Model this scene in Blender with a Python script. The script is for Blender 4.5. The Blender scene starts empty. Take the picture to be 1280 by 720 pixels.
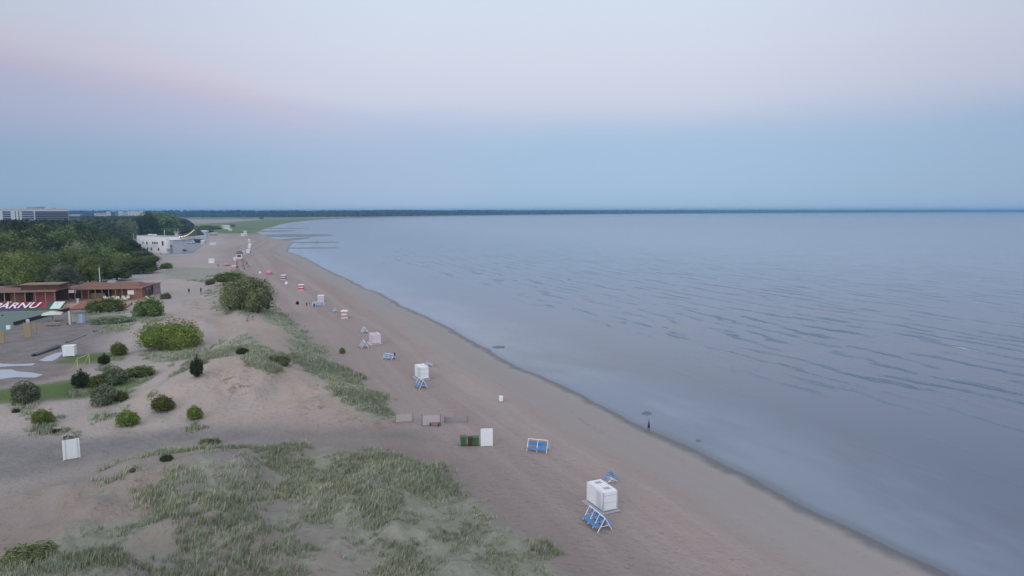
import bpy, math, random
import numpy as np
from mathutils import Vector, Matrix
random.seed(7); RS=np.random.RandomState(11)
S=bpy.context.scene; C=S.collection
R=math.radians
# ------------------------------------------------------------------ camera
F=853.3; HC=29.0; PITCH=math.atan((360-263.2)/F); ROLL=R(0.067)
camd=bpy.data.cameras.new('camera'); cam=bpy.data.objects.new('camera',camd); C.objects.link(cam)
camd.sensor_width=36; camd.lens=F/1280*36; camd.clip_start=1; camd.clip_end=60000
MC=Matrix.Translation((0,0,HC))@Matrix.Rotation(math.pi/2-PITCH,4,'X')@Matrix.Rotation(-ROLL,4,'Z')
cam.matrix_world=MC; S.camera=cam
M3=MC.to_3x3()
def ray(px,py):
    return M3@Vector(((px-640)/F,-(py-360)/F,-1.0))
def gp(px,py,z=0.0):
    d=ray(px,py); t=(z-HC)/d.z
    return Vector((d.x*t,d.y*t,z))
def G(pts,z=1.0): return np.array([gp(a,b,z)[:2] for a,b in pts])
# ------------------------------------------------------------------ numpy helpers
def vnoise(x,y,seed=0):
    xi=np.floor(x).astype(np.int64); yi=np.floor(y).astype(np.int64); xf=x-xi; yf=y-yi
    def h(a,b):
        n=(a*374761393+b*668265263+seed*1442695041)&0xffffffff
        n=((n^(n>>13))*1274126177)&0xffffffff
        return ((n^(n>>16))&0xffff)/65535.0
    u=xf*xf*(3-2*xf); v=yf*yf*(3-2*yf)
    return (h(xi,yi)*(1-u)+h(xi+1,yi)*u)*(1-v)+(h(xi,yi+1)*(1-u)+h(xi+1,yi+1)*u)*v
def fbm(x,y,o=4,seed=0):
    s=0;a=.5;t=0
    for i in range(o):
        s=s+a*vnoise(x,y,seed+i*17); t+=a; a*=.5; x=x*2.03+5.1; y=y*2.03+3.7
    return s/t
def inpoly(x,y,P):
    c=np.zeros(x.shape,bool); n=len(P)
    for i in range(n):
        x0,y0=P[i]; x1,y1=P[(i+1)%n]
        if y0==y1: continue
        k=((y0>y)!=(y1>y))&(x<(x1-x0)*(y-y0)/(y1-y0)+x0); c^=k
    return c
def dpoly(x,y,P,closed=True):
    d=np.full(x.shape,1e18); n=len(P)
    for i in range(n if closed else n-1):
        x0,y0=P[i]; x1,y1=P[(i+1)%n]; dx=x1-x0; dy=y1-y0
        t=np.clip(((x-x0)*dx+(y-y0)*dy)/(dx*dx+dy*dy+1e-9),0,1)
        d=np.minimum(d,(x-x0-t*dx)**2+(y-y0-t*dy)**2)
    return np.sqrt(d)
def sdf(x,y,P): # positive inside
    d=dpoly(x,y,P); return np.where(inpoly(x,y,P),d,-d)
def ss(a,b,v):
    t=np.clip((v-a)/(b-a),0,1); return t*t*(3-2*t)
# ------------------------------------------------------------------ plan of the place
shore_px=[(1290,766),(1190,720),(1166,707),(1105,679),(1044,651),(943,598),(890,575),(811,537),(740,502),(640,452),(612,435),(566,410),(519,390),(475,367),(434,349),(403,334),(387,325),(372,318),(360,314.5),(362,308),(368,302),(352,300),(340,297.5),(333,294),(322,290.5),(330,287),(342,283.5),(356,279.5),(378,276.5),(400,274.5),(440,272.6),(480,271.4),(560,270),(640,269),(760,267.8),(900,266.9),(1100,266.1),(1290,265.7)]
shore=[tuple(gp(a,b,0)[:2]) for a,b in shore_px]
v=np.array(shore[1])-np.array(shore[4]); v/=np.linalg.norm(v)
near=tuple(np.array(shore[0])+v*900)
LAND=np.array([near]+shore+[(shore[-1][0]+9000,shore[-1][1]-1500),(60000,30000),(60000,60000),(-60000,60000),(-60000,-60000),(near[0],-60000)])
COAST=np.array([near]+shore+[(shore[-1][0]+9000,shore[-1][1]-1500)])
DUNE1=G([(-500,640),(-100,640),(60,592),(112,574),(180,560),(262,549),(420,545),(520,560),(592,592),(640,640),(700,684),(770,730),(840,800),(980,1000),(700,1700),(-2500,1700)],2)
DUNE2=G([(236,522),(330,536),(440,530),(497,520),(482,492),(442,462),(390,420),(352,384),(325,350),(283,339),(255,350),(262,384),(180,397),(158,412),(200,440),(150,486),(120,512),(180,520)],2)
LAWN=[G(p,1.2) for p in ([(-60,496),(0,486),(60,478),(110,470),(200,464),(196,478),(150,492),(100,500),(40,503),(-60,512)],[(62,455),(84,446),(125,440),(168,441),(160,449),(110,456)])]
YARD=G([(-500,395),(0,388),(70,386),(120,388),(150,400),(160,412),(130,440),(120,455),(100,470),(60,480),(-60,500),(-500,540)],1.2)
SOIL=[G(p,2) for p in ([(430,516),(470,512),(492,522),(470,530),(436,530)],[(376,505),(404,500),(410,512),(382,515)],[(260,488),(300,482),(330,490),(300,500),(265,498)],[(225,372),(262,370),(262,384),(235,384)],[(295,470),(330,462),(345,480),(310,484)],[(355,425),(398,432),(390,440),(350,436)])]
WOOD=G([(-400,366),(-100,362),(0,357),(75,352),(150,344),(190,337),(192,326),(166,318),(158,303),(172,296),(235,292),(241,286),(233,277.5),(150,274.5),(-260,274.5)],1.5)
PATH=G([(-200,545),(0,545),(110,548),(240,536),(400,540),(520,538),(530,548),(420,546),(262,552),(120,575),(60,592),(-200,640)],1.2)
GREENSPIT=G([(262,292),(318,292),(334,288),(345,284),(357,280),(380,276.8),(440,273),(640,269.4),(900,267.2),(1290,265.9),(1290,265.5),(900,266.6),(640,268.5),(440,271.6),(330,274),(290,278),(240,280),(240,288)],1)
GRASSP=[(G(p,2.2),k) for p,k in (
 ([(-60,740),(30,700),(80,668),(150,650),(200,600),(240,560),(300,548),(420,546),(520,562),(592,594),(640,645),(700,688),(765,728),(860,830),(500,1100),(-300,1100)],.50),
 ([(-60,740),(30,706),(90,672),(150,655),(200,648),(190,690),(150,800),(-100,900)],.95),
 ([(150,650),(190,622),(240,605),(250,625),(215,645),(160,660)],.9),
 ([(95,640),(130,612),(160,620),(150,640),(110,650)],.8),
 ([(380,560),(520,562),(592,594),(640,645),(700,688),(765,728),(860,830),(560,830),(470,700),(330,640),(320,590)],.78),
 ([(430,548),(520,560),(592,592),(642,642),(702,684),(770,726),(870,828),(760,828),(640,715),(560,650),(500,600)],.95),
 ([(345,384),(362,388),(395,420),(445,462),(486,490),(502,514),(470,522),(440,512),(395,485),(360,462),(352,430),(372,425),(340,405)],1.15),
 ([(370,430),(392,432),(442,466),(484,496),(499,515),(470,518),(440,505),(400,478),(365,455)],1.0),
 ([(305,392),(345,392),(372,402),(388,418),(372,428),(340,410)],.95),
 ([(250,360),(330,352),(352,388),(300,392),(262,388)],.75),
 ([(200,330),(300,334),(325,350),(262,352),(205,345)],.7),
 ([(180,500),(230,455),(262,430),(300,440),(262,466),(205,492)],.85),
 ([(100,512),(150,470),(205,462),(180,490),(150,508),(110,530)],.8),
 ([(240,432),(330,440),(370,460),(345,500),(300,470),(250,470)],.72),
 ([(60,545),(90,530),(118,532),(112,545),(85,552)],.6),
 ([(100,640),(150,575),(230,548),(300,548),(250,640),(160,650)],.42),
 ([(20,505),(70,500),(110,520),(60,545),(20,520)],.4),
 ([(120,395),(175,400),(165,412),(120,412)],.8))]
for bx,by,bw in ((204,519,30),(160,536,36),(244,528,30),(54,534,36),(149,446,24),(131,458,24),(102,488,34),(144,485,50),(174,474,50),(130,511,50),(33,510,50),(247,476,34),(217,441,96),(186,399,50),(132,393,60),(310,392,90),(303,444,30)):
    GRASSP.append((G([(bx+bw*.5*math.cos(a_*.785),by-2+bw*.16*math.sin(a_*.785)) for a_ in range(8)],2.0),.92))
BARS=[(gp(374,294.5),44,9),(gp(366,299),14,9),(gp(395,303),26,3.0),(gp(390,310),26,2.2),(gp(345,289),30,9),(gp(358,285.5),44,8),(gp(355,293.5),30,5)]
def shoredist(x,y):
    d=dpoly(x,y,COAST,False); d=np.where(inpoly(x,y,LAND),d,-d)
    w=ss(25,4,np.abs(d))*ss(500,200,np.hypot(x,y))
    return d+w*((fbm(x/26,y/26,3,61)-.5)*3.6+(fbm(x/5,y/5,2,67)-.5)*1.0)
def height(x,y,sd=None,full=False):
    x=np.asarray(x,float); y=np.asarray(y,float)
    if sd is None: sd=shoredist(x,y)
    h=np.where(sd>0,1.15*ss(0,45,sd)+.015*np.clip(sd,0,6),-.03*np.minimum(-sd,70))
    h=h+.05*(fbm(x/9,y/9,3,4)-.5)*ss(8,25,sd)
    d1=sdf(x,y,DUNE1); d2=sdf(x,y,DUNE2)
    n1=fbm(x/11,y/11,4,1); n2=fbm(x/3.2,y/3.2,3,8)
    h=h+ss(-2,14,d1)*(.5+2.9*ss(.3,.72,n1)+.7*(n2-.5))
    n3=fbm(x/16,y/22,4,21)
    h=h+ss(-3,16,d2)*(.6+3.4*ss(.3,.75,n3)+.6*(n2-.5))
    for p,a,b in BARS:
        q=((x-p.x)/a)**2+((y-p.y)/(b*6))**2
        h=h+np.where(sd<0,1,0)*(-h+.10*(1-q)+.10*(fbm(x/14,y/60,3,5)-.5)-.0)*ss(1.4,.8,q)
    return h
def gz(x,y): return float(height(np.array([x]),np.array([y]))[0])
def hit(px,py):
    z=1.2
    for i in range(12):
        p=gp(px,py,z); z2=gz(p.x,p.y); z=z*.4+z2*.6
    p=gp(px,py,z); return Vector((p.x,p.y,gz(p.x,p.y)))
def mpp(p): # metres per photo pixel at a point
    return -(MC.inverted()@Vector(p)).z/F
# ------------------------------------------------------------------ materials
def nt(m): m.use_nodes=True; t=m.node_tree; return t,t.nodes,t.links
MATS={}
def mat(name,col,rough=.8,var=.12,scale=3.0,spec=.3,col2=None,metal=0,bump=0.0):
    if name in MATS: return MATS[name]
    m=bpy.data.materials.new(name); t,n,l=nt(m); b=n['Principled BSDF']
    tc=n.new('ShaderNodeTexCoord'); no=n.new('ShaderNodeTexNoise'); no.inputs['Scale'].default_value=scale; no.inputs['Detail'].default_value=4
    l.new(tc.outputs['Object'],no.inputs['Vector'])
    mx=n.new('ShaderNodeMix'); mx.data_type='RGBA'
    mx.inputs[6].default_value=(*[c*(1-var) for c in col],1); c2=col2 or [min(1,c*(1+var)) for c in col]
    mx.inputs[7].default_value=(*c2,1)
    l.new(no.outputs['Fac'],mx.inputs[0]); l.new(mx.outputs[2],b.inputs['Base Color'])
    b.inputs['Roughness'].default_value=rough; b.inputs['Specular IOR Level'].default_value=spec; b.inputs['Metallic'].default_value=metal
    if bump:
        bp=n.new('ShaderNodeBump'); bp.inputs['Strength'].default_value=bump; l.new(no.outputs['Fac'],bp.inputs['Height']); l.new(bp.outputs[0],b.inputs['Normal'])
    MATS[name]=m; return m
def leafmat(name,dark,light,rough=.75,trans=.15):
    m=bpy.data.materials.new(name); t,n,l=nt(m); b=n['Principled BSDF']
    at=n.new('ShaderNodeAttribute'); at.attribute_name='tint'
    oi=n.new('ShaderNodeObjectInfo')
    mx=n.new('ShaderNodeMix'); mx.data_type='RGBA'; mx.inputs[6].default_value=(*dark,1); mx.inputs[7].default_value=(*light,1)
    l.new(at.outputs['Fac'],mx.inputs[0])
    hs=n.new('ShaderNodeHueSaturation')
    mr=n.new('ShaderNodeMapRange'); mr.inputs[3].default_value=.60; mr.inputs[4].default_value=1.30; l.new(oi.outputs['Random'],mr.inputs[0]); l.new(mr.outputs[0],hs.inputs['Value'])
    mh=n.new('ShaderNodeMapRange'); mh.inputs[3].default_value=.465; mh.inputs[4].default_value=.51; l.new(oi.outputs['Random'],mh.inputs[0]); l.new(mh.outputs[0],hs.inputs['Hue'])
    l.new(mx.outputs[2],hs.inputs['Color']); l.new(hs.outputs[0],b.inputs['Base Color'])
    b.inputs['Roughness'].default_value=rough; b.inputs['Specular IOR Level'].default_value=.2
    return m
# ------------------------------------------------------------------ object helpers
def tag(o,label=None,cat=None,group=None,kind=None):
    if label: o['label']=label
    if cat: o['category']=cat
    if group: o['group']=group
    if kind: o['kind']=kind
    return o
def thing(name,label,cat,loc,rz=0,group=None):
    o=bpy.data.objects.new(name,None); C.objects.link(o); o.location=loc; o.rotation_euler=(0,0,rz); o.empty_display_size=.3
    return tag(o,label,cat,group)
class MB:
    def __init__(s): s.v=[]; s.f=[]
    def add(s,vs,fs):
        k=len(s.v); s.v+= [tuple(p) for p in vs]; s.f+=[tuple(i+k for i in f) for f in fs]; return s
    def box(s,c,d,rz=0,M=None,bev=0):
        x,y,z=[q/2 for q in d]; vs=[Vector((a*x,b*y,e*z)) for e in(-1,1) for b in(-1,1) for a in(-1,1)]
        if M is None: M=Matrix.Rotation(rz,3,'Z')
        vs=[M@q+Vector(c) for q in vs]
        return s.add(vs,[(0,2,3,1),(4,5,7,6),(0,1,5,4),(2,6,7,3),(0,4,6,2),(1,3,7,5)])
    def tube(s,a,b,r,r2=None,n=8,caps=True):
        a=Vector(a);b=Vector(b); r2=r if r2 is None else r2; d=(b-a).normalized()
        u=d.orthogonal().normalized(); w=d.cross(u); vs=[]
        for p,q in((a,r),(b,r2)):
            for i in range(n):
                t=2*math.pi*i/n; vs.append(p+q*(math.cos(t)*u+math.sin(t)*w))
        fs=[(i,(i+1)%n,n+(i+1)%n,n+i) for i in range(n)]
        if caps: fs+= [tuple(range(n-1,-1,-1)),tuple(range(n,2*n))]
        return s.add(vs,fs)
    def prism(s,pts,z0,z1):
        n=len(pts); vs=[(x,y,z0) for x,y in pts]+[(x,y,z1) for x,y in pts]
        return s.add(vs,[(i,(i+1)%n,n+(i+1)%n,n+i) for i in range(n)]+[tuple(range(n-1,-1,-1)),tuple(range(n,2*n))])
    def loft(s,rings,caps=True):
        n=len(rings[0]); vs=[p for r in rings for p in r]; fs=[]
        for k in range(len(rings)-1):
            fs+=[(k*n+i,k*n+(i+1)%n,(k+1)*n+(i+1)%n,(k+1)*n+i) for i in range(n)]
        if caps: fs+=[tuple(range(n-1,-1,-1)),tuple((len(rings)-1)*n+i for i in range(n))]
        return s.add(vs,fs)
    def build(s,name,m,parent=None,bevel=0,smooth=False):
        me=bpy.data.meshes.new(name); me.from_pydata(s.v,[],s.f); me.materials.append(m)
        if smooth:
            for p in me.polygons: p.use_smooth=True
        o=bpy.data.objects.new(name,me); C.objects.link(o)
        if parent: o.parent=parent
        if bevel:
            b=o.modifiers.new('bevel','BEVEL'); b.width=bevel; b.segments=2; b.limit_method='ANGLE'
        return o
def npmesh(name,V,Fq,m,attrs=None,smooth=False,parent=None):
    V=np.asarray(V,np.float32); Fq=np.asarray(Fq,np.int32); k=Fq.shape[1]
    me=bpy.data.meshes.new(name); me.vertices.add(len(V)); me.vertices.foreach_set('co',V.ravel())
    me.loops.add(Fq.size); me.loops.foreach_set('vertex_index',Fq.ravel())
    me.polygons.add(len(Fq)); me.polygons.foreach_set('loop_start',np.arange(0,Fq.size,k,dtype=np.int32)); me.polygons.foreach_set('loop_total',np.full(len(Fq),k,np.int32))
    me.polygons.foreach_set('use_smooth',np.full(len(Fq),smooth,bool))
    for a,(dom,val) in (attrs or {}).items():
        at=me.attributes.new(a,'FLOAT',dom); at.data.foreach_set('value',np.asarray(val,np.float32).ravel())
    me.update(calc_edges=True); me.materials.append(m)
    o=bpy.data.objects.new(name,me); C.objects.link(o)
    if parent: o.parent=parent
    return o
def dup(root,loc,rz=0,sc=None,label=None,group=None):
    r=root.copy(); C.objects.link(r); r.location=loc; r.rotation_euler=(0,0,rz)
    if sc is not None: r.scale=sc
    if label: r['label']=label
    if group: r['group']=group
    for ch in list(root.children):
        c=ch.copy(); C.objects.link(c); c.parent=r
        for g in ch.children:
            d=g.copy(); C.objects.link(d); d.parent=c
    return r
# ------------------------------------------------------------------ ground sheet
def polar(r0,r1,ratio,fine,coarse,half):
    rs=[0.0,r0]
    while rs[-1]<r1: rs.append(rs[-1]*ratio)
    a=list(np.linspace(90-half,90+half,fine))+list(np.linspace(90+half,450-half,coarse))[1:-1]
    a=np.radians(np.array(a)); rs=np.array(rs)
    rr,aa=np.meshgrid(rs,a,indexing='ij'); x=rr*np.cos(aa); y=rr*np.sin(aa)
    n=len(a); m=len(rs); i,j=np.meshgrid(np.arange(m-1),np.arange(n),indexing='ij'); j2=(j+1)%n
    q=np.stack([i*n+j,(i+1)*n+j,(i+1)*n+j2,i*n+j2],-1).reshape(-1,4)
    return x.ravel(),y.ravel(),q
def N(nodes,kind,**kw):
    n=nodes.new(kind)
    for k,v in kw.items(): setattr(n,k,v)
    return n
class SH:  # little shader-graph writer
    def __init__(s,tree): s.t=tree; s.n=tree.nodes; s.l=tree.links
    def con(s,v,inp):
        if hasattr(v,'is_output') : s.l.new(v,inp)
        else:
            if isinstance(v,(tuple,list)) and len(v)==3 and inp.type=='RGBA': v=(*v,1)
            inp.default_value=v
    def m(s,op,a,b=0.0,c=None,clamp=False):
        n=s.n.new('ShaderNodeMath'); n.operation=op; n.use_clamp=clamp; s.con(a,n.inputs[0]); s.con(b,n.inputs[1])
        if c is not None: s.con(c,n.inputs[2])
        return n.outputs[0]
    def mr(s,v,a,b,c=0.0,d=1.0,t='SMOOTHSTEP'):
        n=s.n.new('ShaderNodeMapRange'); n.interpolation_type=t; s.con(v,n.inputs[0])
        for i,q in enumerate((a,b,c,d)): s.con(q,n.inputs[i+1])
        return n.outputs[0]
    def mix(s,f,a,b,mode='MIX'):
        n=s.n.new('ShaderNodeMix'); n.data_type='RGBA'; n.blend_type=mode; s.con(f,n.inputs[0]); s.con(a,n.inputs[6]); s.con(b,n.inputs[7]); return n.outputs[2]
    def noise(s,vec,scale,detail=4,rough=.55,dist=0):
        n=s.n.new('ShaderNodeTexNoise'); s.con(vec,n.inputs['Vector']); n.inputs['Scale'].default_value=scale; n.inputs['Detail'].default_value=detail; n.inputs['Roughness'].default_value=rough; n.inputs['Distortion'].default_value=dist
        return n.outputs['Fac']
    def attr(s,name):
        n=s.n.new('ShaderNodeAttribute'); n.attribute_name=name; return n.outputs['Fac']
    def xyz(s,vec):
        n=s.n.new('ShaderNodeSeparateXYZ'); s.l.new(vec,n.inputs[0]); return n.outputs
    def comb(s,x,y,z=0.0):
        n=s.n.new('ShaderNodeCombineXYZ'); s.con(x,n.inputs[0]); s.con(y,n.inputs[1]); s.con(z,n.inputs[2]); return n.outputs[0]
    def bump(s,h,st,dist=1.0,normal=None):
        n=s.n.new('ShaderNodeBump'); s.con(h,n.inputs['Height']); s.con(st,n.inputs['Strength']); n.inputs['Distance'].default_value=dist
        if normal is not None: s.l.new(normal,n.inputs['Normal'])
        return n.outputs[0]
def ground():
    x,y,q=polar(6,22000,1.0115,760,70,50)
    sd=shoredist(x,y); z=height(x,y,sd)
    g=np.zeros_like(x)
    for P,k in GRASSP: g=np.maximum(g,k*ss(-1.5,3,sdf(x,y,P)))
    pd=ss(-3,3,sdf(x,y,PATH))
    yd=ss(-4,6,sdf(x,y,YARD)+3*(fbm(x/9,y/9,3,77)-.5)); so_=np.zeros_like(x)
    for P in SOIL: so_=np.maximum(so_,ss(-2,2,sdf(x,y,P)))
    lw=np.zeros_like(x)
    for P in LAWN: lw=np.maximum(lw,ss(-5,4,sdf(x,y,P)))
    wd=ss(-4,8,sdf(x,y,WOOD)); gs=ss(-25,25,sdf(x,y,GREENSPIT)+20*(fbm(x/60,y/200,3,9)-.5))
    far=ss(60,300,sd)*ss(2300,2700,np.hypot(x,y)); tn=ss(900,1500,np.hypot(x,y))
    dn=np.maximum(ss(-2,8,sdf(x,y,DUNE1)),ss(-2,8,sdf(x,y,DUNE2)))
    m=bpy.data.materials.new('beach_ground'); t,n,l=nt(m); s=SH(t); b=n['Principled BSDF']
    geo=n.new('ShaderNodeNewGeometry').outputs['Position']; X=s.xyz(geo)
    SD=s.attr('shore'); GR=s.attr('grassy'); PA=s.attr('path'); LA=s.attr('lawn'); WO=s.attr('wood'); GS=s.attr('spit'); DU=s.attr('dune')
    big=s.noise(geo,.05,5,.6); med=s.noise(geo,.35,5,.6); fin=s.noise(geo,2.5,5,.65)
    SA=(.335,.268,.245); SB=(.29,.25,.24)
    c=s.mix(s.mr(big,.35,.65),SA,SB)
    c=s.mix(s.mr(med,.3,.75,0,.35),c,(.40,.34,.31))
    c=s.mix(s.mr(fin,.35,.8,0,.30),c,(.22,.19,.18))
    # shore-parallel bands of damp sand
    st=s.noise(s.comb(s.m('MULTIPLY',SD,.16),s.m('MULTIPLY',X[1],.006),0.0),1.0,5,.6,.4)
    bandm=s.m('MULTIPLY',s.mr(SD,62,30),s.mr(st,.32,.62,.35,.85))
    c=s.mix(bandm,c,(.235,.178,.165))
    c=s.mix(s.m('MULTIPLY',s.mr(SD,13,7),.75),c,(.245,.222,.215))
    c=s.mix(s.m('MULTIPLY',s.mr(s.m('ADD',SD,s.m('MULTIPLY',s.m('SUBTRACT',med,.5),2.0)),2.3,.6),.85),c,(.085,.083,.092))
    # dunes
    warm=s.noise(geo,.16,4,.6)
    c=s.mix(s.m('MULTIPLY',DU,s.mr(warm,.4,.62,0,.65)),c,(.33,.25,.205))
    c=s.mix(s.m('MULTIPLY',DU,s.mr(s.noise(geo,.5,5,.7),.58,.74,0,.6)),c,(.17,.125,.095))
    c=s.mix(s.m('MULTIPLY',s.attr('foredune'),.85),c,s.mix(1.0,c,(.62,.635,.645),'MULTIPLY'))  # nearest dune sand darkened, lens falloff put into its colour
    c=s.mix(s.m('MULTIPLY',PA,.85),c,s.mix(s.mr(med,.3,.7),(.135,.125,.122),(.175,.160,.155)))
    c=s.mix(s.m('MULTIPLY',s.attr('yard'),.8),c,s.mix(s.mr(med,.35,.65),(.105,.092,.088),(.15,.13,.125)))
    c=s.mix(s.m('MULTIPLY',s.attr('soil'),s.mr(s.noise(geo,.7,6,.72),.46,.68)),c,(.15,.092,.066))
    c=s.mix(s.m('MULTIPLY',s.attr('tan'),.6),c,(.25,.215,.165))
    gn=s.noise(geo,.22,6,.68,.3)
    gm=s.mr(s.m('ADD',GR,s.m('MULTIPLY',s.m('SUBTRACT',gn,.5),1.6)),.30,.80)
    gcol=s.mix(s.mr(s.noise(geo,.8,4,.6),.35,.7),(.17,.185,.14),(.24,.245,.195))
    c=s.mix(s.m('MULTIPLY',gm,.72),c,gcol)
    c=s.mix(s.m('MULTIPLY',LA,s.mr(s.m('ADD',LA,s.m('MULTIPLY',med,.6)),.75,1.1)),c,(.075,.11,.03))
    c=s.mix(GS,c,s.mix(s.mr(s.noise(geo,.01,4),.4,.65),(.085,.13,.045),(.15,.16,.085)))
    c=s.mix(WO,c,(.035,.055,.022))
    wb=s.m('MULTIPLY',s.noise(s.comb(0.0,s.m('MULTIPLY',X[1],.02),0.0),1.0,3),9.0)
    for off_ in (31.0,32.7,43.0,44.7):
        tr_=s.m('ABSOLUTE',s.m('SUBTRACT',s.m('SUBTRACT',SD,off_),wb))
        c=s.mix(s.m('MULTIPLY',s.mr(tr_,.38,.12,0,.42),s.m('MULTIPLY',s.m('SUBTRACT',1.0,DU),s.mr(med,.38,.52))),c,(.20,.165,.155))
    wr=s.noise(s.comb(s.m('MULTIPLY',SD,.55),s.m('MULTIPLY',X[1],.02),3.0),1.0,6,.7,.5)
    c=s.mix(s.m('MULTIPLY',s.mr(wr,.60,.70,0,.45),s.m('MULTIPLY',s.mr(SD,50,20),s.mr(s.noise(geo,1.1,4,.7),.45,.6))),c,(.13,.115,.105))
    fp=n.new('ShaderNodeTexVoronoi'); fp.inputs['Scale'].default_value=1.1; s.l.new(geo,fp.inputs['Vector'])
    c=s.mix(s.m('MULTIPLY',s.mr(fp.outputs['Distance'],.32,.12,0,.30),s.mr(med,.42,.6)),c,(.19,.165,.155))
    c=s.mix(1.0,c,(1.12,1.13,1.13),'MULTIPLY')
    s.l.new(c,b.inputs['Base Color'])
    s.con(s.mr(SD,4,.5,.95,.45),b.inputs['Roughness']); b.inputs['Specular IOR Level'].default_value=.25
    dots=s.noise(geo,1.3,3,.6); rip=s.noise(geo,6,3,.6)
    hh=s.m('ADD',s.m('MULTIPLY',dots,.30),s.m('MULTIPLY',rip,.05))
    hh=s.m('SUBTRACT',hh,s.mr(fp.outputs['Distance'],.35,.1,0,.09))
    s.l.new(s.bump(hh,s.mr(SD,5,20,.1,.9),1.0),b.inputs['Normal'])
    o=npmesh('ground',np.stack([x,y,z],-1),q,m,{'shore':('POINT',sd),'grassy':('POINT',g),'path':('POINT',pd),'yard':('POINT',yd),'soil':('POINT',so_),'tan':('POINT',tn),'foredune':('POINT',ss(-14,6,sdf(x,y,DUNE1))),'lawn':('POINT',lw),'wood':('POINT',wd),'spit':('POINT',np.maximum(gs,far)),'dune':('POINT',dn)},True)
    tag(o,kind='structure',label='sandy beach with low dunes')
def water():
    x,y,q=polar(10,22000,1.012,520,60,52)
    sd=-shoredist(x,y)
    m=bpy.data.materials.new('sea_water'); t,n,l=nt(m); s=SH(t); b=n['Principled BSDF']
    geo=n.new('ShaderNodeNewGeometry').outputs['Position']; X=s.xyz(geo); OFF=s.attr('off')
    a=R(-23); ca,sa=math.cos(a),math.sin(a)
    u=s.m('ADD',s.m('MULTIPLY',X[0],ca),s.m('MULTIPLY',X[1],-sa)); w=s.m('ADD',s.m('MULTIPLY',X[0],sa),s.m('MULTIPLY',X[1],ca))
    dist=s.m('SQRT',s.m('ADD',s.m('MULTIPLY',X[0],X[0]),s.m('MULTIPLY',X[1],X[1])))
    v1=s.comb(s.m('MULTIPLY',u,.26),s.m('MULTIPLY',w,.026))
    v2=s.comb(s.m('MULTIPLY',u,.5),s.m('MULTIPLY',w,.10))
    v3=s.comb(s.m('MULTIPLY',u,.05),s.m('MULTIPLY',w,.02))
    n1=s.noise(v1,1.0,3,.5,.6); n2=s.noise(v2,1.0,4,.6,.5); big=s.noise(v3,1.0,4,.55,.5)
    # ridged crests
    r1=s.m('POWER',s.m('SUBTRACT',1.0,s.m('ABSOLUTE',s.m('MULTIPLY',s.m('SUBTRACT',n1,.5),3.0)),clamp=True),6.0)
    ph=s.m('ADD',s.m('MULTIPLY',u,.95),s.m('MULTIPLY',s.noise(s.comb(s.m('MULTIPLY',u,.05),s.m('MULTIPLY',w,.022),2.0),1.0,4,.62),22.0))
    cr_=s.m('POWER',s.m('ADD',s.m('MULTIPLY',s.m('SINE',ph),.5),.5),7.0)
    cm_=s.mr(s.noise(s.comb(s.m('MULTIPLY',u,.22),s.m('MULTIPLY',w,.045),5.0),1.0,4,.6),.46,.66)
    crest=s.m('MULTIPLY',cr_,cm_)
    zone=s.mr(s.m('ADD',OFF,s.m('MULTIPLY',s.m('SUBTRACT',big,.5),30.0)),26,52)
    patch=s.mr(big,.36,.62,.25,1.0)
    h=s.m('ADD',s.m('MULTIPLY',crest,.85),s.m('ADD',s.m('MULTIPLY',n2,.20),s.m('MULTIPLY',n1,.12)))
    fade=s.mr(dist,150,1200,1.0,.07)
    st=s.m('MULTIPLY',s.m('MULTIPLY',zone,patch),fade); st=s.m('ADD',s.m('MULTIPLY',st,.66),.035)
    s.l.new(s.bump(h,st,1.0),b.inputs['Normal'])
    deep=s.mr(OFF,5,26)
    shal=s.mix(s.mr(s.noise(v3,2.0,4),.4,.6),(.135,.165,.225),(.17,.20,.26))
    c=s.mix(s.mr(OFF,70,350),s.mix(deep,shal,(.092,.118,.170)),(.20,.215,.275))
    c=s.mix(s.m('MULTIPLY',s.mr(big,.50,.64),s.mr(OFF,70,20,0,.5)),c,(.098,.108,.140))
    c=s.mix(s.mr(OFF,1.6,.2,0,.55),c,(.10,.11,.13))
    # foam flecks on the steepest crests
    foam=s.m('MULTIPLY',s.mr(crest,.55,.8),s.m('MULTIPLY',s.mr(s.noise(geo,.07,2),.54,.62),s.m('MULTIPLY',zone,s.mr(dist,240,150))))
    c=s.mix(s.m('MULTIPLY',foam,.5),c,(.6,.62,.65))
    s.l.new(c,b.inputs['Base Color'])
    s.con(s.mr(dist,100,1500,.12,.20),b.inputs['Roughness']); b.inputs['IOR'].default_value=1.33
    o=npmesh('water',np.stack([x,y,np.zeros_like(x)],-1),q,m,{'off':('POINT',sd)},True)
    tag(o,kind='structure',label='calm shallow sea with low ripples')
ground(); water()
# ------------------------------------------------------------------ sky + sun
W=bpy.data.worlds.new('World'); S.world=W; W.use_nodes=True; t=W.node_tree; t.nodes.clear(); s=SH(t)
def lin(r,g,b): return tuple(((c/255)/12.92 if c/255<=.04045 else ((c/255+.055)/1.055)**2.4) for c in (r,g,b))
tc=t.nodes.new('ShaderNodeTexCoord').outputs['Generated']; X=s.xyz(tc)
yy=s.m('MAXIMUM',s.m('SQRT',s.m('ADD',s.m('MULTIPLY',X[0],X[0]),s.m('MULTIPLY',X[1],X[1]))),.001)
el=s.m('DIVIDE',X[2],yy); az=s.m('ARCTAN2',X[0],X[1])
ramp=t.nodes.new('ShaderNodeValToRGB'); cr=ramp.color_ramp; cr.interpolation='B_SPLINE'
pts=[(0,(160,187,216)),(.055,(161,189,219)),(.10,(163,190,220)),(.125,(182,196,222)),(.155,(203,207,226)),(.22,(210,216,232)),(.31,(208,221,239)),(.5,(214,222,238)),(1.0,(215,224,240))]
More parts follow.
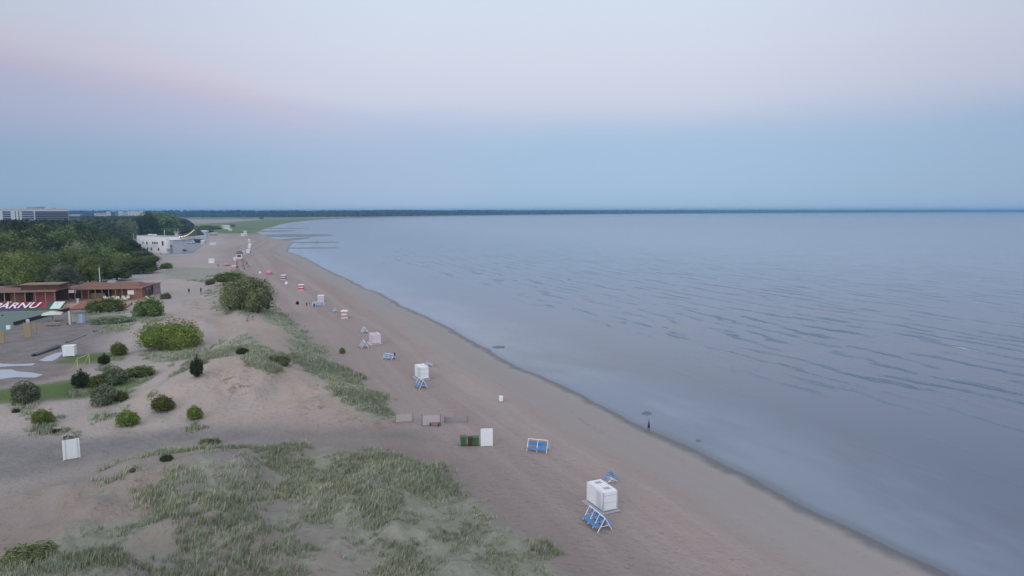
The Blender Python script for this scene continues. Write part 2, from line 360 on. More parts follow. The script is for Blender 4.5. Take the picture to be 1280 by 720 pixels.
cr.elements[0].position=0; cr.elements[0].color=(*lin(*pts[0][1]),1); cr.elements[1].position=1; cr.elements[1].color=(*lin(*pts[-1][1]),1)
for p,c in pts[1:-1]:
    e=cr.elements.new(p); e.color=(*lin(*c),1)
wob=s.noise(s.comb(s.m('MULTIPLY',az,1.4),s.m('MULTIPLY',el,5.0)),1.6,4,.5)
elw=s.m('ADD',el,s.m('MULTIPLY',s.m('SUBTRACT',wob,.5),.035))
t.links.new(s.m('MAXIMUM',elw,0.0),ramp.inputs[0])
c=ramp.outputs[0]
left=s.m('MAXIMUM',s.m('MULTIPLY',az,-1.0),0.0)
edge=s.m('ADD',.128,s.m('MULTIPLY',left,.10))
cn=s.noise(s.comb(s.m('MULTIPLY',az,2.0),s.m('MULTIPLY',s.m('ADD',el,s.m('MULTIPLY',az,.22)),8.0)),1.1,5,.55,.3)
de=s.m('SUBTRACT',s.m('ADD',edge,s.m('MULTIPLY',s.m('SUBTRACT',cn,.5),.10)),el)
cm=s.m('MULTIPLY',s.mr(de,-.008,.03),s.mr(az,.08,-.35,0,.75))
c=s.mix(cm,c,lin(184,190,217))
c=s.mix(s.m('MULTIPLY',s.mr(el,.125,.055),s.mr(az,.15,-.5,0,.85)),c,lin(150,182,212))
c=s.mix(s.m('MULTIPLY',s.mr(s.m('ABSOLUTE',s.m('SUBTRACT',de,.01)),.05,0.0),s.m('MULTIPLY',s.mr(cn,.42,.62),s.mr(az,.1,-.3,0,.38))),c,lin(224,204,216))
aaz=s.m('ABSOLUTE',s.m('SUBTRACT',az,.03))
br=s.m('ADD',s.m('SUBTRACT',1.03,s.m('MULTIPLY',s.mr(aaz,.15,.85),.24)),s.m('MULTIPLY',s.mr(aaz,1.0,2.4),1.1))  # unseen sky behind the camera brightened, added to lift the light on the sand
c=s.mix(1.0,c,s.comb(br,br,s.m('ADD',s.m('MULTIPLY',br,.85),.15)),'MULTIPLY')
sky=t.nodes.new('ShaderNodeTexSky'); sky.sky_type='NISHITA'; sky.sun_disc=False
SUN_EL=R(14); SUN_AZ=R(215)
sky.sun_elevation=SUN_EL; sky.sun_rotation=SUN_AZ
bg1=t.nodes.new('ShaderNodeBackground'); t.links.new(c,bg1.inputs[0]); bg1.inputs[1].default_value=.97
bg2=t.nodes.new('ShaderNodeBackground'); t.links.new(sky.outputs[0],bg2.inputs[0]); bg2.inputs[1].default_value=.004
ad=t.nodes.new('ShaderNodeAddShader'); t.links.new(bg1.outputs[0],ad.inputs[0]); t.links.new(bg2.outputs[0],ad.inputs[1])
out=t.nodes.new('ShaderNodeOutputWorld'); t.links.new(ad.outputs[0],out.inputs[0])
sl=bpy.data.lights.new('sun','SUN'); sl.energy=.8; sl.angle=R(25); sl.color=(1,.90,.82)
so=bpy.data.objects.new('sun',sl); C.objects.link(so)
sdv=Vector((math.sin(SUN_AZ)*math.cos(SUN_EL),math.cos(SUN_AZ)*math.cos(SUN_EL),math.sin(SUN_EL)))
so.rotation_euler=sdv.to_track_quat('Z','Y').to_euler()
S.view_settings.view_transform='Standard'; S.view_settings.look='None'; S.view_settings.exposure=0; S.view_settings.gamma=1
# haze
hz=MB().box((0,0,(-4+46)/2),(46000,46000,50)).build('haze',bpy.data.materials.new('haze_air'))
tag(hz,kind='stuff',label='thin bluish sea haze')
t,n,l=nt(hz.data.materials[0]); n.clear(); pv=n.new('ShaderNodeVolumePrincipled'); ou=n.new('ShaderNodeOutputMaterial'); l.new(pv.outputs[0],ou.inputs['Volume'])
pv.inputs['Color'].default_value=(.34,.66,1,1); pv.inputs['Density'].default_value=1.4e-4; pv.inputs['Anisotropy'].default_value=.2
# ------------------------------------------------------------------ vegetation
def sph(rs,n):
    v=rs.normal(size=(n,3)); return v/np.linalg.norm(v,axis=1)[:,None]
def foliage(name,m,lobes,leaf,n,seed,core=.80,up=.25,parent=None,spiky=0.0):
    """lobes: list of (x,y,z,rx,ry,rz). Leaf clumps as small quads through each lobe's outer volume, round a lumpy core."""
    rs=np.random.RandomState(seed); V=[];Fc=[];T=[]
    vol=np.array([(l[3]*l[4]*l[5])**.66 for l in lobes]); vol/=vol.sum(); k=0
    for L,vf in zip(lobes,vol):
        c=np.array(L[:3]); r=np.array(L[3:6]); cnt=int(n*vf)
        d=sph(rs,cnt); d=d[d[:,2]>-.55]; cnt=len(d)
        lump=1+.42*(fbm(d[:,0]*2.3+seed+d[:,2]*1.7,d[:,1]*2.3+d[:,2]*2.1,3,seed)-.5)*2
        rad=(.70+.36*rs.rand(cnt)**.6+(rs.rand(cnt)<.14)*.26*rs.rand(cnt))*lump
        P=c+d*r*rad[:,None]
        nn=d*.6+sph(rs,cnt)*.75; nn[:,2]+=up; nn/=np.linalg.norm(nn,axis=1)[:,None]
        a=np.cross(nn,sph(rs,cnt)); a/=np.linalg.norm(a,axis=1)[:,None]; b=np.cross(nn,a)
        sz=leaf*(.55+.9*rs.rand(cnt))[:,None]; asp=(1+spiky)
        q=np.stack([P-a*sz*.5,P-b*sz*.32*1.0/asp+a*sz*.1,P+a*sz*.6*asp,P+b*sz*.36/asp],1)
        V.append(q.reshape(-1,3)); Fc.append(np.arange(cnt*4).reshape(-1,4)+k); k+=cnt*4
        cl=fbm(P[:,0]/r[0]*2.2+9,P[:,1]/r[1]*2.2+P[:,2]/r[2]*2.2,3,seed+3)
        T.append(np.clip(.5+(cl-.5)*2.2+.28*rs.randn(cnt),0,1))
        # core
        nu,nv=14,9; th=np.linspace(0,2*np.pi,nu,endpoint=False); ph=np.linspace(.02,np.pi*.80,nv)
        tt,pp=np.meshgrid(th,ph); D=np.stack([np.sin(pp)*np.cos(tt),np.sin(pp)*np.sin(tt),np.cos(pp)],-1).reshape(-1,3)
        lm=1+.42*(fbm(D[:,0]*2.3+seed+D[:,2]*1.7,D[:,1]*2.3+D[:,2]*2.1,3,seed)-.5)*2
        V.append(c+D*r*core*lm[:,None]); f=[]
        for i in range(nv-1):
            for j in range(nu): f.append((k+i*nu+j,k+(i+1)*nu+j,k+(i+1)*nu+(j+1)%nu,k+i*nu+(j+1)%nu))
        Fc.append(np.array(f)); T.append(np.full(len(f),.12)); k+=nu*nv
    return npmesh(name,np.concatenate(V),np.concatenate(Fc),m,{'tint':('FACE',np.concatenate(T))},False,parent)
L_dark=leafmat('leaf_dark',(.018,.031,.012),(.056,.078,.028))
L_mid=leafmat('leaf_mid',(.042,.066,.016),(.15,.19,.055))
L_lite=leafmat('leaf_bright',(.065,.098,.016),(.21,.26,.06))
L_olive=leafmat('leaf_olive',(.07,.088,.036),(.21,.23,.11))
L_pale=leafmat('leaf_pale',(.085,.11,.06),(.19,.215,.125))
L_rose=leafmat('leaf_rose',(.045,.072,.012),(.165,.205,.045))
L_deep=leafmat('leaf_deep',(.014,.024,.010),(.040,.055,.020))
bark=mat('bark',(.09,.07,.055),.9,.3,2)
def trunk_mesh(h,r,seed,limbs=5):
    rs=random.Random(seed); b=MB(); p=Vector((0,0,-.6)); pts=[p]
    for i in range(4): p=p+Vector((rs.uniform(-.25,.25),rs.uniform(-.25,.25),h/4)); pts.append(p)
    for i in range(4): b.tube(pts[i],pts[i+1],r*(1-.18*i),r*(1-.18*(i+1)),7)
    for k in range(limbs):
        a=k*2.4+rs.random(); q=pts[2+k%3]; e=q+Vector((math.cos(a)*h*.28,math.sin(a)*h*.28,h*rs.uniform(.2,.38))); b.tube(q,e,r*.38,r*.1,5)
    return b
def tree_proto(kind,m,seed,h,rc):
    rs=random.Random(seed); root=thing('leafy_tree' if kind!='pine' else 'pine_tree',kind,'tree',(0,0,0))
    lobes=[]
    if kind=='pine':
        for k in range(5):
            a=k*2.5+seed; lobes.append((math.cos(a)*rc*.32,math.sin(a)*rc*.32,h*(.62+.08*k),rc*(.62-.06*k),rc*(.62-.06*k),h*.13))
    else:
        lobes.append((0,0,h*.56,rc*.80,rc*.80,h*.41))
        for k in range(4):
            a=k*1.57+rs.random(); lobes.append((math.cos(a)*rc*.55,math.sin(a)*rc*.55,h*.22,rc*.45,rc*.45,h*.20))
        for k in range(6):
            a=k*1.05+rs.random()*.7; q=rs.uniform(.42,.62); zz=h*rs.uniform(.40,.74)
            lobes.append((math.cos(a)*rc*q,math.sin(a)*rc*q,zz,rc*rs.uniform(.36,.52),rc*rs.uniform(.36,.52),h*rs.uniform(.17,.27)))
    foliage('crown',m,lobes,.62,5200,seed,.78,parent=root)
    trunk_mesh(h*.7,.028*h,seed).build('trunk',bark,root)
    return root
TH=16.0
KINDS=[('dark',L_dark),('mid',L_mid),('bright',L_lite),('olive',L_olive)]
protos={}; usedp=set()
for i,(k,m) in enumerate(KINDS):
    for j in range(2): protos[(k,j)]=tree_proto(k,m,20+i*5+j,TH,6.2)
for j in range(2): protos[('pine',j)]=tree_proto('pine',L_dark,60+j,TH,5.5)
protos[('pale',0)]=tree_proto('pale',L_pale,71,TH,6.2)
def put_tree(kind,j,x,y,h,rw,label,group,rz):
    p=protos[(kind,j)]; z=gz(x,y)-.1; sc=(rw/6.2,rw/6.2,h/TH)
    if p.name in usedp: o=dup(p,(x,y,z),rz,sc,label,group)
    else:
        usedp.add(p.name); o=p; o.location=(x,y,z); o.rotation_euler=(0,0,rz); o.scale=sc; o['label']=label
        if group: o['group']=group
    o['category']='tree'
    if not group and 'group' in o: del o['group']
    return o
# named trees the photograph singles out: (px centre, base row, crown width px, top row, kind, label)
SOLO=[(24,358,40,311,'bright',0,'vivid yellow-green leafy tree right behind the roof of the left wooden bar'),
(80,357,38,327,'pale',0,'low grey-green bushy tree filling the gap between the two wooden bars'),
(112,353,34,318,'bright',1,'bright green round tree behind the left half of the long wooden bar'),
(146,350,36,316,'mid',0,'deep green round tree behind the flagpole of the long wooden bar'),
(180,341,34,317,'mid',1,'broad green tree at the right-hand corner of the wood, nearest the beach'),
(100,335,40,293,'olive',0,'tall olive-green tree standing over the middle of the wood'),
(48,342,58,292,'olive',1,'widest olive-green tree at the left of the wood'),
(12,338,50,291,'olive',0,'olive-green tree at the left edge of the photo'),
(138,327,34,296,'olive',1,'olive-green tree left of the two-storey white building'),
(178,322,15,309,'dark',1,'small dark tree touching the lower left corner of the white building'),
(190,334,11,316,'dark',0,'dark slim tree at the outermost tip of the wood'),
(205,296,38,263,'mid',0,'tallest broad tree rising to the horizon behind the white building'),
(186,298,26,264.5,'dark',1,'tall dark tree at the left shoulder of the tallest broad tree'),
(226,292,17,272,'dark',0,'small dark tree at the right end of the far wood by the dark tented roof'),
(214,294,20,271,'dark',1,'dark tree just right of the tallest broad tree'),
(38,296,16,266,'pine',0,'dark pine top that overlaps the middle of the white hotel'),
(160,300,26,271,'olive',1,'pale olive tree below the far white tower blocks')]
taken=[]
for k,(px,py,w,top,kind,j,lab) in enumerate(SOLO):
    p=gp(px,py,1.5); mp=mpp(p); r=w*mp/2*1.04; zt=(HC-(top-262.9)*mp)
    put_tree(kind,j,p.x,p.y,max(4,(zt-gz(p.x,p.y)))/ (1.0),r,lab,None,k*1.3); taken.append((p.x,p.y,r*.75))
# the rest of the wood
xs=WOOD[:,0]; ys=WOOD[:,1]; cand=[]; rr=random.Random(5)
for i in range(42000):
    y=ys.min()+(min(ys.max(),1500)-ys.min())*rr.random()**1.6; x=-y*.98+rr.random()*y*.72
    cand.append((x,y))
ca=np.array(cand); ok=inpoly(ca[:,0],ca[:,1],WOOD)&(dpoly(ca[:,0],ca[:,1],WOOD)>3.0)&(ca[:,0]>-ca[:,1]*.86)
ca=ca[ok]; ca=ca[np.argsort(np.hypot(ca[:,0],ca[:,1])+np.array([rr.random()*30 for _ in ca]))]
grid={}; trees=[]
def hdes(x,y):
    dE=float(dpoly(np.array([x]),np.array([y]),WOOD)[0]); d=math.hypot(x,y)
    return min(18.5,8.5+dE*.30)*(1.0) , dE
for (x,y) in ca:
    if any((x-a)**2+(y-b)**2<(c+2.5)**2 for a,b,c in taken): continue
    h,dE=hdes(x,y); sp=5.2 if h<12 else 7.6
    g=(int(x//9),int(y//9)); bad=False
    for a in(-1,0,1):
        for b in(-1,0,1):
            for (X_,Y_) in grid.get((g[0]+a,g[1]+b),()):
                if (X_-x)**2+(Y_-y)**2<sp*sp: bad=True
    if bad: continue
    grid.setdefault(g,[]).append((x,y)); trees.append((x,y,h))
GL={'dark':'dark green leafy tree inside the wood behind the wooden bars','mid':'mid green leafy tree inside the wood behind the wooden bars',
'bright':'bright green leafy tree inside the wood behind the wooden bars','olive':'olive green leafy tree inside the wood behind the wooden bars','pine':'dark pine standing farther back in the wood, toward the white hotel'}
rest=[]
for i,(x,y,h) in enumerate(trees):
    q_=MC.inverted()@Vector((x,y,1)); qx=640+F*q_.x/-q_.z
    if qx>150 and math.hypot(x,y)<440: h=min(h,HC-(313-262.9)*(-q_.z/F)-1.0)
    if h<3.2: continue
    d=math.hypot(x,y); hn=h*(.82+.34*rr.random())
    if d>430: kind=rr.choice(['pine','pine','dark','dark','mid'])
    elif d>350: kind=rr.choice(['dark','mid','dark','olive','mid'])
    else: kind=rr.choice(['mid','mid','bright','olive','dark','mid'])
    if i<255: put_tree(kind,i%2,x,y,(min(h,hn) if qx>150 else hn),(5.0 if h<12 else 6.6)*(.85+.3*rr.random()),GL[kind],'trees of the wood behind the wooden bars',rr.random()*6.28)
    else: rest.append((x,y,h*.95+(2.6 if qx<95 else 0)))
for p in protos.values():
    if p.name not in usedp:
        for ch in list(p.children): bpy.data.objects.remove(ch)
        bpy.data.objects.remove(p)
print('trees',len(trees),'rest',len(rest))
def canopy(name,pts,m,leaf,per,seed,label,rad=6,full=False):
    rs=np.random.RandomState(seed); pts=np.array(pts); n=len(pts)
    P=np.repeat(pts,per,0); r=P[:,3] if pts.shape[1]>3 else np.full(len(P),rad); d=sph(rs,len(P)); d[:,2]=np.abs(d[:,2])*1.0-.25*rs.rand(len(P))
    c=P[:,:3].copy(); c[:,2]=1+P[:,2]*(.5 if full else .62)
    if full: d=sph(rs,len(P)); P=P.copy(); P[:,2]*=1.25
    Q=c+np.stack([d[:,0]*r,d[:,1]*r,d[:,2]*P[:,2]*.38],-1)*(.8+.25*rs.rand(len(P)))[:,None]
    nn=d*.8+sph(rs,len(P))*.5; nn/=np.linalg.norm(nn,axis=1)[:,None]; a=np.cross(nn,sph(rs,len(P))); a/=np.linalg.norm(a,axis=1)[:,None]; b=np.cross(nn,a)
    sz=(leaf*r/rad*(.6+.8*rs.rand(len(P))))[:,None]
    V=np.stack([Q-a*sz*.5,Q-b*sz*.4,Q+a*sz*.5,Q+b*sz*.4],1).reshape(-1,3); Fq=np.arange(len(V)).reshape(-1,4)
    T=np.clip(.45+.3*rs.randn(n).repeat(per)*.6+.2*rs.randn(len(P)),0,1)
    return tag(npmesh(name,V,Fq,m,{'tint':('FACE',T)}),label,None,None,'stuff')
canopy('distant_wood',[(x,y,h) for x,y,h in rest],L_dark,3.6,110,3,'dark green mass of the wood beyond the nearer trees')
# far shore forest round the bay
co=np.array(shore[26:]); pts=[]
co=np.vstack([[-9000,3300],[-3400,2850],[-1500,2950],[-900,2980],gp(330,271.6)[:2],gp(440,271.4)[:2],gp(560,269.6)[:2],gp(640,268.6)[:2],gp(760,267.5)[:2],gp(900,266.6)[:2],gp(1100,265.9)[:2],gp(1290,265.4)[:2],gp(1340,265.3)[:2]])
rs=np.random.RandomState(9)
for i in range(len(co)-1):
    a,b=co[i],co[i+1]; L=np.linalg.norm(b-a); k=int(L/16)
    for j in range(k):
        for rrw in range(3):
            p=a+(b-a)*(j+rs.rand())/k; d=p/np.linalg.norm(p)*(rrw*140+rs.rand()*60)
            pts.append((p[0]+d[0],p[1]+d[1],24+7*fbm(np.array([p[0]/260]),np.array([p[1]/260]),3,2)[0]+rs.rand()*1.0,16))
canopy('far_forest',pts,leafmat('far_needles',(.006,.010,.010),(.016,.024,.020)),9,26,4,'thin dark blue line of forest along the far shore of the bay',9,True)
# bushes
def bush_proto(name,m,seed,leaf,n,shape,spiky=0):
    root=thing(name,'x','bush',(0,0,0)); rs=random.Random(seed); lobes=[]
    if shape=='ball': lobes=[(0,0,.40,.46,.46,.52)]+[(math.cos(a)*.20,math.sin(a)*.20,.36+.16*rs.random(),.28,.28,.36) for a in (0,1.6,3.1,4.6)]
    elif shape=='wide':
        for k in range(9): a=k*.72; q=.30*(k%3>0); lobes.append((math.cos(a)*q,math.sin(a)*q,.26+.20*rs.random(),.20+.07*rs.random(),.20+.07*rs.random(),.38+.14*rs.random()))
        lobes.append((0,0,.42,.36,.36,.50))
    elif shape=='low':
        for k in range(11): a=k*2.4; q=.08*k**.6*1.25; lobes.append((math.cos(a)*q,math.sin(a)*q,.22,.17+.1*rs.random(),.17+.1*rs.random(),.45+.4*rs.random()))
    elif shape=='up':
        for k in range(7): a=k*.9; q=.26 if k else 0; lobes.append((math.cos(a)*q,math.sin(a)*q,(.30+.14*rs.random()) if k else .5,.13+.1*rs.random(),.13+.1*rs.random(),(.30+.14*rs.random()) if k else .5))
    foliage('leaves',m,lobes,leaf,n,seed,.70,parent=root,spiky=spiky)
    b=MB()
    for k in range(5): a=k*1.26; b.tube((math.cos(a)*.05,math.sin(a)*.05,-.25),(math.cos(a)*.2,math.sin(a)*.2,.4),.02,.008,5)
    b.build('stem',bark,root); return root
BP={}
for nm,m,sh,leaf,n,sp in (('rose',L_rose,'ball',.060,6500,.2),('lite',L_lite,'wide',.030,17000,.2),('olivew',L_olive,'wide',.032,17000,.4),('deep',L_deep,'up',.09,2600,.8),('pale',L_pale,'ball',.09,3000,.6),
                     ('mid',L_mid,'wide',.07,4500,.3),('low',L_mid,'low',.035,14000,.9),('lowdeep',L_deep,'low',.07,3500,.8),('lowolive',L_olive,'low',.09,2800,.6)):
    BP[nm]=[bush_proto('bush',m,len(BP)*3+4,leaf,n,sh,sp),False]
def bush(px,py,w,h,kind,label,depth=1.0,rz=None,group=None,name='bush'):
    p=hit(px,py); mp=mpp(p); pr=BP[kind]; W_=w*mp; dn=math.hypot(p.x,p.y); off=W_*depth*.42
    p=Vector((p.x*(1+off/dn),p.y*(1+off/dn),0)); p.z=gz(p.x,p.y)-.05*W_
    e=math.atan2(HC-p.z,dn); Hh=1.12*max(.25*W_*.6,(h*mp-W_*depth*.45*math.sin(e))/math.cos(e))
    base=math.atan2(-p.x,p.y) 
    sc=(W_/1.05,W_*depth/1.05,Hh/.95)
    if pr[1]: o=dup(pr[0],p,base,sc,label)
    else: pr[1]=True; o=pr[0]; o.location=p; o.rotation_euler=(0,0,base); o.scale=sc; o['label']=label
    o.name=name
    return o
for a in [
(310,391,66,44,'olivew','largest grey-green willow bush on the dune crest beside the beach',.9),
(286,354,38,13,'mid','dark low bush just behind the largest willow bush',.7),
(263,356,12,7,'mid','small leafy bush at the left end of the low bush behind the willow',.8),
(217,439,80,40,'lite','largest bright green bush, a wide mound on the left dune',.62),
(186,397,37,25,'mid','domed green bush between the long wooden bar and the wide bright mound',.8),
(132,391,48,20,'mid','elongated green bush in front of the long wooden bar',.6),
(142,405,56,11,'pale','low grey-green scrub at the foot of the elongated bush',.5),
(247,474,20,25,'deep','dark upright juniper-like bush on the sandy dune slope',1),
(204,518,27,21,'rose','round dark green bush, uppermost of the three balls on the sandy slope',1),
(160,535,27,21,'rose','round dark green bush, left one of the three balls on the sandy slope',1),
(244,527,19,18,'rose','smallest round green bush, beside a short plank on the sandy slope',1),
(54,533,25,20,'rose','round dark green bush alone on the sand at far left',1),
(149,445,19,16,'rose','small round bush right behind the green goal frame lawn',1),
(131,457,18,14,'deep','small dark bush at the right end of the lawn by the yellow goal',1),
(102,486,26,22,'deep','dark feathery bush at the foot of the yellow goal frame',1),
(126,484,26,17,'mid','dark green bush between the feathery bush and the pale one',1),
(144,483,30,24,'pale','pale grey-green bush in the middle of the bush row',1),
(174,473,38,17,'mid','bright spreading bush at the right of the bush row',.8),
(130,509,32,28,'pale','pale sage bush at the lower edge of the bush row',1),
(149,503,22,15,'mid','dark green bush tucked against the pale sage bush',1),
(33,508,34,30,'pale','pale sage bush at the left end of the green lawn strip',1),
(303,443,16,8,'lowdeep','small black-green juniper mat on the dune crest behind the upright juniper',.7),
(208,577,16,9,'lowdeep','tiny dark twiggy shrub on the sandy ridge above the dune grass',.8),
(38,704,60,26,'lowolive','dark green creeping shrub in the lower left corner',.6),
(208,336,15,8,'mid','small bush alone on the sand below the white building',.9),
(207,374,13,8,'lowolive','yellow-green bush at the right end of the long wooden bar',.9),
(347,456,34,12,'lowolive','yellow-green shrub mat in the hollow of the dune',.7),
(262,556,26,10,'lowolive','yellow-green shrub clump at the edge of the sand path',.7),
(70,542,14,6,'lowdeep','small dark clump just above the white panel',.8),
(20,516,9,5,'lowdeep','tiny dark twig bush below the leftmost pale bush',.8),
(428,442.5,7.5,7.5,'rose','small dense bush alone on the open beach',1),
(372,381,5,4.5,'deep','tiny dark bush on the beach beside three beachgoers',1),
(331,352,3.6,3,'deep','dot-sized dark bush on the beach below the pink tent',1),
(250,291,34,7,'mid','dark far bush right of the pale blue tent',.8),
(255,287,46,7,'mid','longest dark far bush at the end of the beach',.7),
(290,283.5,8,3.5,'mid','small far bush beside the farthest white huts',.9),
(327,273.8,5,3,'mid','lone tiny tree-like bush on the green spit',1)]:
    bush(*a[:6],depth=a[6])
for k_ in list(BP):
    if not BP[k_][1]:
        for ch in list(BP[k_][0].children): bpy.data.objects.remove(ch)
        bpy.data.objects.remove(BP[k_][0])
# grass tufts on the dunes, one object
def grass():
    rs=np.random.RandomState(21); PX=[];PY=[]
    for (n,x0,x1,y0,y1) in ((120000,-95,45,42,120),(60000,-130,20,90,330)):
        PX.append(x0+(x1-x0)*rs.rand(n)); PY.append(y0+(y1-y0)*rs.rand(n))
    x=np.concatenate(PX); y=np.concatenate(PY)
    g=np.zeros_like(x)
    for P,k in GRASSP: g=np.maximum(g,k*ss(-1.5,3,sdf(x,y,P)))
    cl=fbm(x/4.2,y/4.2,5,33); cl2=fbm(x/1.3,y/1.3,2,39)
    k=(g+(cl-.5)*2.0+(cl2-.5)*.8)>(.40+.60*rs.rand(len(x))); k&=g>.05
    x=x[k];y=y[k];g=g[k];cl=cl[k]; z=height(x,y); d=np.hypot(x,y); n=len(x); B=11
    hgt=(.26+.5*rs.rand(n)**1.6)*(.55+1.6*np.clip(cl-.35,0,.45))
    X=np.repeat(x,B);Y=np.repeat(y,B);Z=np.repeat(z,B);H=np.repeat(hgt,B)*(.6+.6*rs.rand(n*B)); D=np.repeat(d,B)
    X=X+rs.randn(n*B)*.16; Y=Y+rs.randn(n*B)*.16
    a=rs.rand(n*B)*6.283; lean=.15+.35*rs.rand(n*B); w=(.010+.012*rs.rand(n*B))*(1+D/90)
    dx=np.cos(a)*lean*H+.22*H; dy=np.sin(a)*lean*H-.10*H; px=-np.sin(a)*w; py=np.cos(a)*w
    V=np.stack([np.stack([X-px,Y-py,Z-.03],-1),np.stack([X+px,Y+py,Z-.03],-1),np.stack([X+px*.7+dx*.45,Y+py*.7+dy*.45,Z+H*.62],-1),np.stack([X+dx,Y+dy,Z+H],-1),np.stack([X-px*.7+dx*.45,Y-py*.7+dy*.45,Z+H*.62],-1)],1).reshape(-1,3)
    i=np.arange(n*B)[:,None]*5; Fq=np.concatenate([i+np.array([[0,1,2,4]]),i+np.array([[4,2,3,3]])],0)
    Fq=i+np.array([[0,1,2,4]]); tip=i+np.array([[4,2,3]])
    T=np.clip(np.repeat(fbm(x/6,y/6,3,50)*1.6-.35,B)+.25*rs.randn(n*B),0,1)
    m=bpy.data.materials.new('dune_grass'); t_,n_,l_=nt(m); s=SH(t_); b=n_['Principled BSDF']
    c=s.mix(s.attr('tint'),(.23,.27,.185),(.42,.45,.33)); wv=s.attr('dry'); c=s.mix(wv,c,(.30,.24,.16)); l_.new(c,b.inputs['Base Color']); b.inputs['Roughness'].default_value=.8; b.inputs['Specular IOR Level'].default_value=.2
    dry=(rs.rand(n*B)<.22)*.9
    V2=V; me=bpy.data.meshes.new('dune_grass')
    me.from_pydata([],[],[])
    q=Fq; tr=tip
    me.vertices.add(len(V)); me.vertices.foreach_set('co',V.astype(np.float32).ravel())
    nl=q.size+tr.size; me.loops.add(nl); me.loops.foreach_set('vertex_index',np.concatenate([q.ravel(),tr.ravel()]).astype(np.int32))
    me.polygons.add(len(q)+len(tr)); ls=np.concatenate([np.arange(len(q))*4,len(q)*4+np.arange(len(tr))*3]).astype(np.int32)
    me.polygons.foreach_set('loop_start',ls); me.polygons.foreach_set('loop_total',np.concatenate([np.full(len(q),4),np.full(len(tr),3)]).astype(np.int32))
    for nm,val in (('tint',np.concatenate([T,T])),('dry',np.concatenate([dry,dry]))):
        at=me.attributes.new(nm,'FLOAT','FACE'); at.data.foreach_set('value',val.astype(np.float32))
    me.update(calc_edges=True); me.materials.append(m)
    o=bpy.data.objects.new('dune_grass',me); C.objects.link(o); tag(o,'grey-green marram grass tufts growing over the sand dunes',None,None,'stuff'); print('tufts',n)
grass()
# ------------------------------------------------------------------ beach furniture
white=mat('white_panel',(.70,.70,.73),.55,.06,1.2); wfr=mat('white_frame',(.70,.70,.74),.5,.05,2); grey=mat('plinth_grey',(.36,.35,.37),.8,.1,2)
pinkw=mat('pinkish_white',(.60,.50,.55),.6,.1,1); blue=mat('bench_blue',(.09,.25,.50),.5,.15,3); paleblue=mat('pale_blue',(.30,.40,.48),.6,.15,2)
red=mat('red_cloth',(.55,.05,.06),.7,.15,2); pink=mat('pink_cloth',(.60,.20,.34),.7,.15,2); dkred=mat('dark_red_paint',(.25,.08,.09),.6,.2,2)
black=mat('black_plastic',(.02,.02,.025),.5,.2,3); green=mat('green_bin',(.05,.11,.045),.5,.2,3); brown=mat('brown_bin',(.06,.035,.02),.5,.2,3)
orange=mat('orange_wood',(.33,.15,.08),.6,.2,3); wood=mat('timber',(.18,.095,.06),.75,.25,2.5,bump=.2); wood2=mat('timber_light',(.24,.15,.10),.75,.25,2.5,bump=.2)
roofm=mat('roof_boards',(.19,.092,.068),.75,.22,1.5,bump=.2); dkw=mat('dark_timber',(.07,.04,.03),.8,.3,2); glass=mat('window_glass',(.05,.06,.08),.15,.2,1,.5)
concrete=mat('pale_wall',(.80,.79,.79),.8,.06,.8); slate=mat('grey_roof',(.30,.33,.34),.7,.1,1); deckb=mat('terrace_boards',(.36,.19,.11),.75,.2,2)
bluegrey=mat('blue_grey',(.25,.30,.38),.7,.15,1); cream=mat('cream_cloth',(.55,.54,.44),.75,.08,2); teal=mat('court_teal',(.12,.165,.15),.8,.12,.4); tanb=mat('tan_boards',(.27,.21,.13),.8,.15,3)
navy=mat('navy_cloth',(.06,.07,.17),.7,.15,2); dgreen=mat('dark_green_cloth',(.03,.10,.065),.7,.15,2); pavegrey=mat('pavement_grey',(.22,.23,.26),.85,.1,.5); yell=mat('yellow_metal',(.45,.42,.18),.6,.1,3)
BEACH=math.atan2(*(gp(470,420)-gp(753,637)).yx)  # heading of the beach line
def up(py_top,p): # height above z of point p when its top projects to row py_top
    m=mpp(p); return m
def changing_cabin(label,p,w,l,h,rz,bm=white,hatch=True,plinth=grey,group=None):
    t=thing('changing_cabin',label,'cabin',p,rz,group)
    MB().box((0,l/2,h/2+.22),(w,l,h)).build('body',bm,t,.04)
    b=MB().box((-.12,l/2-.05,.08),(w+.75,l+.5,.10))
    for a in(-.4,.4):
        for q in(.1,.5,.9): b.box((a*w,l*q,.16),(.12,.12,.10))
    b.build('plinth',plinth,t)
    if hatch:
        for q in (.24,.74):
            r_=MB().box((0,l*q,h+.25),(w*.92,l*.40,.10)).build('roof_panel',bm,t,.03)
            f=MB().box((-.02,l*q-.1,h+.315),(w*.42,l*.16,.03)); f.build('hatch',grey,r_)
    for x_,y_ in((-w/2,0),(w/2,0),(-w/2,l),(w/2,l)): MB().box((x_,y_,h/2+.2),(.09,.09,h*.99)).build('corner_trim',mat('trim_grey',(.46,.46,.50),.6,.1,2),t)
    MB().box((0,-.012,h*.55),(w*.92,.02,.03)).box((0,-.012,h*.92),(w*.92,.02,.04)).build('panel_joint',mat('trim_grey',(0,0,0)),t)
    MB().box((-w/2-.018,l*.28,h*.48+.2),(.03,.75,h*.82)).build('door',mat('cabin_door',(.54,.55,.60),.55,.05,2),t,.01)
    return t
